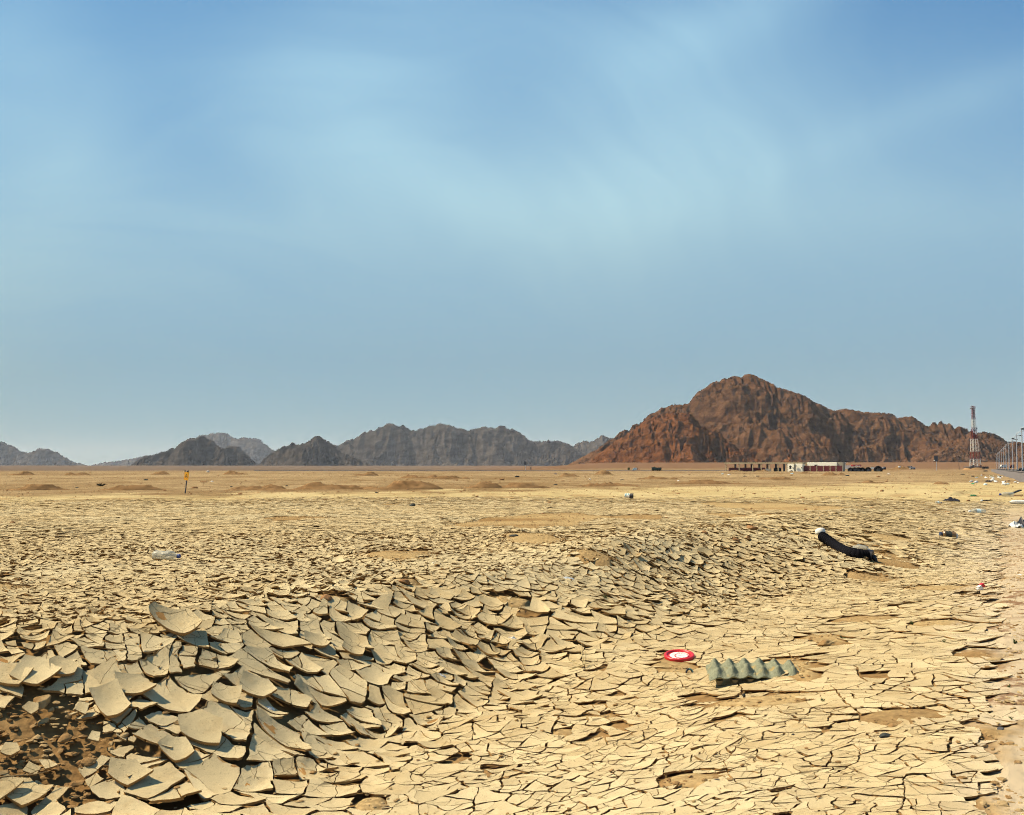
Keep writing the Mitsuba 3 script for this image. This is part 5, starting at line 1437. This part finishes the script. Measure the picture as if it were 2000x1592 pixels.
# far stones and scraps on the brown plain
FARR = [(398, 942, 7, 1.8), (285, 938, 4, 2), (1010, 932, 5, 2.4), (1215, 938, 4, 1.7), (1267, 935, 4.5, 2.4), (1100, 940, 3.6, 1.6), (1348, 940, 3, 1.6), (650, 951, 3, 2), (560, 950, 3, 2), (735, 963, 3, 2), (60, 936, 3, 1.5), (842, 953, 4, 1.6), (1085, 947, 4, 1.5), (1480, 931, 3.2, 1.7), (1455, 931, 3.5, 1.7), (1655, 930, 4, 2), (1732, 941, 3, 1.6), (1880, 927, 4, 1.6), (1925, 921, 4, 2), (1900, 931, 3, 1.5), (1920, 928, 3, 1.5), (980, 938, 5, 3), (1545, 929, 3, 1.5), (452, 951, 3, 1.5), (150, 953, 3, 1.4), (1610, 1030, 4, 3)]
NTH = 'first second third fourth fifth sixth seventh eighth ninth tenth eleventh twelfth thirteenth fourteenth fifteenth sixteenth seventeenth eighteenth nineteenth twentieth twenty-first twenty-second twenty-third twenty-fourth twenty-fifth twenty-sixth'.split()
FARR.sort()
for i, (px, py, hw, hh) in enumerate(FARR):
    simple('dark_rock', NTH[i] + ' dark rock from the left among those scattered over the brown plain', 'rock', px, py, lump(1, hw, hw * .7, hh * .7, .3, 300 + i, 2).apply_translation([0, 0, hh * .4]), 'dark_stone' if i % 3 else 'stone', 40, group='dark rocks scattered on the brown plain')
SEEN = {}
for i, (px, py, hw, hh, bs) in enumerate(sorted([(406, 922.5, 2.6, 3, 'foam_white'), (414, 941, 3, 1.6, 'foam_white'), (1152, 937, 2.2, 2.4, 'foam_white'), (1325, 940, 2.2, 1.6, 'foam_white'), (1189, 926.5, 2, 1.4, 'foam_white'), (1085, 926.5, 3, 1.4, 'cap_dark'), (1411, 926.5, 2.4, 1.6, 'pale_blue'), (1424, 928, 3, 1.8, 'foam_white'), (1547, 926, 3, 2, 'pale_blue'), (1735, 926.5, 3, 1.2, 'foam_white')])):
    nm = 'white' if bs == 'foam_white' else 'dark' if bs == 'cap_dark' else 'pale blue'; SEEN[nm] = SEEN.get(nm, -1) + 1
    simple('litter_scrap', f'{nm} scrap of litter on the brown plain' + ('' if nm == 'dark' else f', {NTH[SEEN[nm]]} from the left'), 'litter', px, py, lump(1, hw, hw * .8, hh * .7, .35, 340 + i, 2).apply_translation([0, 0, hh * .4]), bs, True, group=nm + ' scraps on the brown plain')


# dark low bush, small green sprouts, a dry twig
def bush(name, label, px, py, hw, hh, n, bsdf, seed, leaf=.12, stems=14):
    M, k = ground_frame(px, py); rg = np.random.default_rng(seed); t = thing(name, label, 'plant')
    ms, pts = [], []
    for _ in range(stems):
        a = rg.uniform(0, 6.28); e = np.array([math.cos(a) * hw * rg.uniform(.3, 1), math.sin(a) * hw * rg.uniform(.3, 1), hh * rg.uniform(.45, 1)])
        ms.append(tube([np.zeros(3), e * [.35, .35, .6], e], [hh * .035, hh * .025, hh * .012], 5)); pts += [e * u for u in rg.uniform(.35, 1.05, max(1, n // stems))]
    put(t, 'stem', cat(*ms).apply_scale(k), M, 'twig', True)
    P = np.array(pts); m = len(P); a = rg.normal(size=(m, 3)); a /= np.linalg.norm(a, axis=1, keepdims=True); b = np.cross(a, rg.normal(size=(m, 3))); b /= np.linalg.norm(b, axis=1, keepdims=True); l = hh * leaf * rg.uniform(.6, 1.3, (m, 1))
    P = P + rg.normal(size=(m, 3)) * hh * .05
    v = np.stack([P - a * l, P + b * l * .45, P + a * l, P - b * l * .45], 1).reshape(-1, 3) * k; i = np.arange(m)[:, None] * 4
    put(t, 'leaves', trimesh.Trimesh(v, np.vstack([i + [0, 1, 2], i + [0, 2, 3]]), process=False), M, bsdf)


bush('low_bush', 'low dark bush on the brown plain at the left', 198, 950, 9, 5, 500, 'bush', 1, .22, 24)
for i, (px, py, hw, hh, lab) in enumerate([(1646, 1249, 11, 9, 'largest green sprout on the mud right of the yellow brown stone'), (1182, 1168, 11, 6, 'flat green sprout on the far bank above the centre'), (1608, 1371, 5, 7, 'green sprout below the right end of the egg tray'), (1782, 1221, 5, 8, 'thin green sprout on the right flat below the litter'), (1844, 1256, 5, 6, 'small green sprout above the flat slab stone'),
                                         (1553, 1098, 6, 6, 'green sprout on the mud below the pipe'), (1975, 1405, 5, 5, 'green sprout beside the dark grey stone near the right edge'), (1970, 1345, 4, 7, 'green sprout on the pale strip at the right edge'), (705, 1222, 10, 5, 'green sprout at the top of the curled bank'), (1982, 1258, 4, 8, 'thin green sprout at the far right edge')]):
    bush('green_sprout', lab, px, py, hw, hh, 46, 'leaf', 20 + i, .26, 8)
t = thing('dry_twig', 'dry branching twig lying on the cracked floor left of the red disc', 'twig')
M, k = ground_frame(1141, 1306, 0, .012)
put(t, 'stem', tube(np.array([[-30, -14, .5], [-8, -4, 3], [4, 4, 4], [28, 22, 2]]) * k, [1.3 * k, 1.2 * k, 1.0 * k, .5 * k], 6), M, 'straw', True)
for q in ([[0, 1, 3], [-1, 20, 20], [2, 34, 38]], [[-4, -2, 3], [-22, 14, 8], [-30, 30, 10]], [[2, 3, 3], [6, 20, 24]], [[-12, -6, 2], [-34, -18, 5]]):
    put(t, 'branch', tube(np.array(q) * k, [.9 * k] * (len(q) - 1) + [.35 * k], 6), M, 'straw', True)
t = thing('dry_stick', 'thin dark stick crossing the crumbled hollow at the bottom left', 'stick')
M, k = ground_frame(25, 1538, .45, .03); put(t, 'stem', tube(np.array([[-45, -2, 6], [-10, 1, 9], [30, -1, 12], [55, 2, 16]]) * k, [1.6 * k, 1.4 * k, 1.1 * k, .5 * k], 6), M, 'twig', True); put(t, 'branch', tube(np.array([[20, 0, 11], [36, 8, 13], [50, 14, 12]]) * k, [.9 * k, .8 * k, .3 * k], 6), M, 'twig', True)

# litter at the right
t = thing('cigarette_box', 'red and white crushed carton lying on the right flat', 'carton')
M, k = ground_frame(1918, 1152, .25); k *= .78
q = trimesh.transformations.rotation_matrix(-.5, [0, 1, .3])
m = box(-7, 1, -5, 5, 0, 9); m.apply_transform(q); m.apply_scale(k); m.apply_translation([0, 0, 2.5 * k]); put(t, 'white_side', m, M, 'paper_white')
m = box(1.02, 8, -5.2, 5.2, 1, 9.4); m.apply_transform(q); m.apply_scale(k); m.apply_translation([0, 0, 3.2 * k]); put(t, 'red_lid', m, M, 'lid_red')
m = box(-10, -7.02, -4, 4, 1, 7); m.apply_transform(q); m.apply_scale(k); m.apply_translation([0, 0, 1.0 * k]); put(t, 'torn_end', m, M, 'paper_white')


def cloth(name, label, cat_, px, py, w, d, h, bsdf, seed, turn=0.0):
    """a crumpled sheet: folded height field with an underside"""
    n = 36; u = np.linspace(-1, 1, n); X, Y = np.meshgrid(u, u, indexing='ij'); e = np.clip(1.15 - np.hypot(X, Y) - .35 * (meshkit.fbm(P3(X, Y, 1.5, seed), 2, seed) - .5), 0, 1) ** .6
    z = h * e * (.25 + 1.3 * np.abs(meshkit.fbm(P3(X, Y, 1.6, seed + 3), 3, seed + 1) - .5) * 2 + .3 * meshkit.noise(P3(X, Y, 4, seed), seed))
    r = np.minimum(1, 1.05 / np.maximum(np.hypot(X, Y), 1e-6)); r = np.where(np.hypot(X, Y) > 1, r, 1)
    x, y = X * r * w, Y * r * d
    i, j = np.meshgrid(np.arange(n - 1), np.arange(n - 1), indexing='ij'); q = np.stack([i * n + j, (i + 1) * n + j, (i + 1) * n + j + 1, i * n + j + 1], -1).reshape(-1, 4)
    v = np.stack([x, y, z - .4], -1).reshape(-1, 3)
    return simple(name, label, cat_, px, py, trimesh.Trimesh(v, np.vstack([q[:, [0, 1, 2]], q[:, [0, 2, 3]]]), process=False), bsdf, True, turn)


cloth('cloth_heap', 'black crumpled cloth lying on the right flat', 'cloth', 1858, 978.5, 13, 17, 8, 'cloth_dark', 3)
cloth('cloth_heap', 'black plastic sheet caught at the right edge of the flat', 'plastic sheet', 1997, 1029, 11, 16, 19, 'black_plastic', 5)
cloth('paper_scrap', 'dirty white plastic bag half buried left of the black sheet', 'bag', 1984, 1030, 11, 12, 10, 'bag_white', 6)
cloth('paper_scrap', 'white scrap lying on a plate on the upper bank', 'scrap', 1002, 1249, 15, 7, 6, 'foam_white', 7)
cloth('paper_scrap', 'small white scrap between plates in the middle of the bank', 'scrap', 527, 1385, 12, 6, 5, 'bag_white', 8)
cloth('paper_scrap', 'small white scrap near the top of the bank', 'scrap', 457, 1333, 6, 5, 4, 'bag_white', 9)
cloth('paper_scrap', 'pale scrap on the floor below the bank', 'scrap', 862, 1321, 10, 5, 5, 'bag_white', 10)
cloth('paper_scrap', 'white scrap on the sandy hump in the middle distance', 'scrap', 848, 1101, 5, 5, 5, 'foam_white', 11)
cloth('paper_scrap', 'clear white plastic scrap on the bank near the hump', 'scrap', 1112, 1131, 14, 10, 4, 'bag_grey', 12)
cloth('paper_scrap', 'white paper scrap at the right edge of the flat', 'scrap', 1992, 1123, 6, 4, 2, 'foam_white', 13)
t = thing('wooden_board', 'dark weathered board tilted up beside a clear bottle at the right edge', 'board')
M, k = ground_frame(1982, 968, .35)
m = box(-14, 14, -3, 3, 0, 1.6); m.apply_transform(trimesh.transformations.rotation_matrix(-.28, [0, 1, 0])); m.apply_scale(k); m.apply_translation([0, 0, 5 * k]); put(t, 'plank', m, M, 'dark')
m = box(-9, 12, -7, -4, 0, 1.8); m.apply_scale(k); put(t, 'batten', m, M, 'rust')
clear_bottle('white bottle with a dark red end lying at the right edge below the board', 1988, 984, 36, .03, None, 'foam_white', .03, 15, body='foam_white', tip=-1, fat=.10)
t = thing('tube_end', 'dark red tube end lying against the white bottle at the right edge', 'tube'); M, k = ground_frame(2002, 984, .03)
m = lay(lathe([(.001, -6 * k), (3.6 * k, -6 * k), (3.7 * k, 6 * k), (.001, 6 * k)], 20)); m.apply_translation([0, 0, 3.4 * k]); put(t, 'sleeve', m, M, 'rust', 40)
t = thing('dry_stick', 'dark stick with a pale knot on the flat right of the black cloth', 'stick'); M, k = ground_frame(1925, 980, .05)
put(t, 'stem', tube(np.array([[-8, 0, 1], [2, 1, 2.2], [13, 0, 3]]) * k, [1.0 * k, 1.0 * k, .7 * k], 6), M, 'dark', True); put(t, 'knot', lump(2.2 * k, seed=4, sub=2).apply_translation([-7 * k, 0, 1.6 * k]), M, 'bag_grey', True)
t = thing('dry_stick', 'straight twig under the green bottle on the far flat', 'stick'); M, k = ground_frame(1901, 970.3, .02)
put(t, 'stem', tube(np.array([[-10, 0, .8], [0, .3, 1], [10, 0, .8]]) * k, [.6 * k, .7 * k, .4 * k], 6), M, 'twig', True); put(t, 'fork', tube(np.array([[4, 0, 1], [9, 2, 2]]) * k, [.4 * k, .2 * k], 5), M, 'twig', True)

# the strip of rubbish along the foot of the wall
RG = np.random.default_rng(99)
LIT = [('foam_white', 'white plastic bag', 12), ('bag_grey', 'grey plastic bag', 12), ('green_plastic', 'green plastic bottle', 7), ('cloth_dark', 'black rubbish bag', 5), ('pale_blue', 'pale blue plastic wrapper', 6)]
for bs, nm, n in LIT:
    for q in range(n):
        s = 85 + 150 * RG.random() ** 1.3; o = -4.2 - 4.5 * RG.random() ** 1.4
        p = along(s, o); p[2] = float(land(p[0], p[1])); r = RG.uniform(.10, .24)
        if bs == 'green_plastic':
            m = lay(lathe(np.array([(.001, -.5), (.16, -.5), (.17, .15), (.06, .4), (.06, .5), (.001, .5)]) * r * 1.8, 14)); m.apply_transform(trimesh.transformations.rotation_matrix(RG.uniform(0, 6), [0, 0, 1])); m.apply_translation(p + [0, 0, r * .28])
        else:
            m = lump(r, RG.uniform(.8, 1.4), RG.uniform(.8, 1.4), RG.uniform(.4, .8), .4, 700 + q, 2, 1.6); m.apply_translation(p + [0, 0, r * .35])
        key = free('rubbish_bottle' if bs == 'green_plastic' else 'rubbish_bag'); tag(key, f'{nm} in the rubbish strip below the roadside wall', 'bottle' if bs == 'green_plastic' else 'bag', f'{nm}s in the rubbish strip'); scene[key] = PLY(m, bs, True)


# the warning sign
def sign():
    t = thing('warning_sign', 'orange warning sign with a black triangle on a leaning grey post', 'sign')
    b = at(361.3, 963.5, 5); k = b[1] / F; top = b + np.array([4.6, 0, 42]) * k
    part(t, 'post', tube([b - [0, 0, .1], top], 1.1 * k, 10), 'dark_steel', True)
    ax = (top - b) / np.linalg.norm(top - b); c = b + ax * 33.5 * k
    x = np.array([1, -.5, 0]); x -= ax * (x @ ax); x /= np.linalg.norm(x); y = np.cross(ax, x)
    M = np.eye(4); M[:3, 0], M[:3, 1], M[:3, 2], M[:3, 3] = x, y, ax, c
    M[:3, :3] *= k
    part(t, 'board', box(-5.6, 5.2, -1.9, -1.2, -8, 8).apply_transform(M), 'sign_orange')
    tri = [(-4.0, -2.4), (3.7, -2.4), (-.1, 4.6)]; tin = [(-2.6, -1.5), (2.3, -1.5), (-.1, 2.7)]
    from shapely.geometry import Polygon
    g = trimesh.creation.extrude_polygon(Polygon(tri, [tin]), .12, engine='earcut'); g.apply_transform(trimesh.transformations.rotation_matrix(math.pi / 2, [1, 0, 0])); g.apply_translation([0, -1.9, 0]); part(t, 'triangle', g.apply_transform(M), 'dark')
    part(t, 'symbol', cat(box(-1.4, -.7, -2.0, -1.9, -1.3, .2), box(-.35, .45, -2.0, -1.9, -1.3, .9), box(.8, 1.4, -2.0, -1.9, -1.3, -.1)).apply_transform(M), 'dark')
    part(t, 'red_line', box(-4.6, 2.6, -2.0, -1.9, -4.2, -3.6).apply_transform(M), 'sign_red')
    for xx, r in ((-5.6, 1.5), (1.6, 1.9)): part(t, 'lamp', lump(r, seed=int(r * 10), rough=.03, sub=2).apply_translation([xx, -1.4, 9.6]).apply_transform(M), 'black_plastic', True)
    part(t, 'lamp_bracket', box(-5.0, 1.4, -1.5, -1.2, 8.02, 8.8).apply_transform(M), 'steel')


sign()

# ------------------------------------------------------------------ haze
scene['air'] = {'type': 'homogeneous', 'albedo': {'type': 'rgb', 'value': [0.93, 0.95, 0.97]}, 'sigma_t': {'type': 'rgb', 'value': [HAZE, HAZE * 1.12, HAZE * 1.3]}}
scene['haze'] = {'type': 'cube', 'to_world': T().translate([0, 0, 195]).scale([24000, 24000, 255]), 'bsdf': {'type': 'null'}, 'interior': {'type': 'ref', 'id': 'air'}}
tag('haze', kind='stuff')

print('triangles', sum(len(meshkit.WRITTEN[d['filename']][1]) for d in scene.values() if d.get('type') == 'ply'))
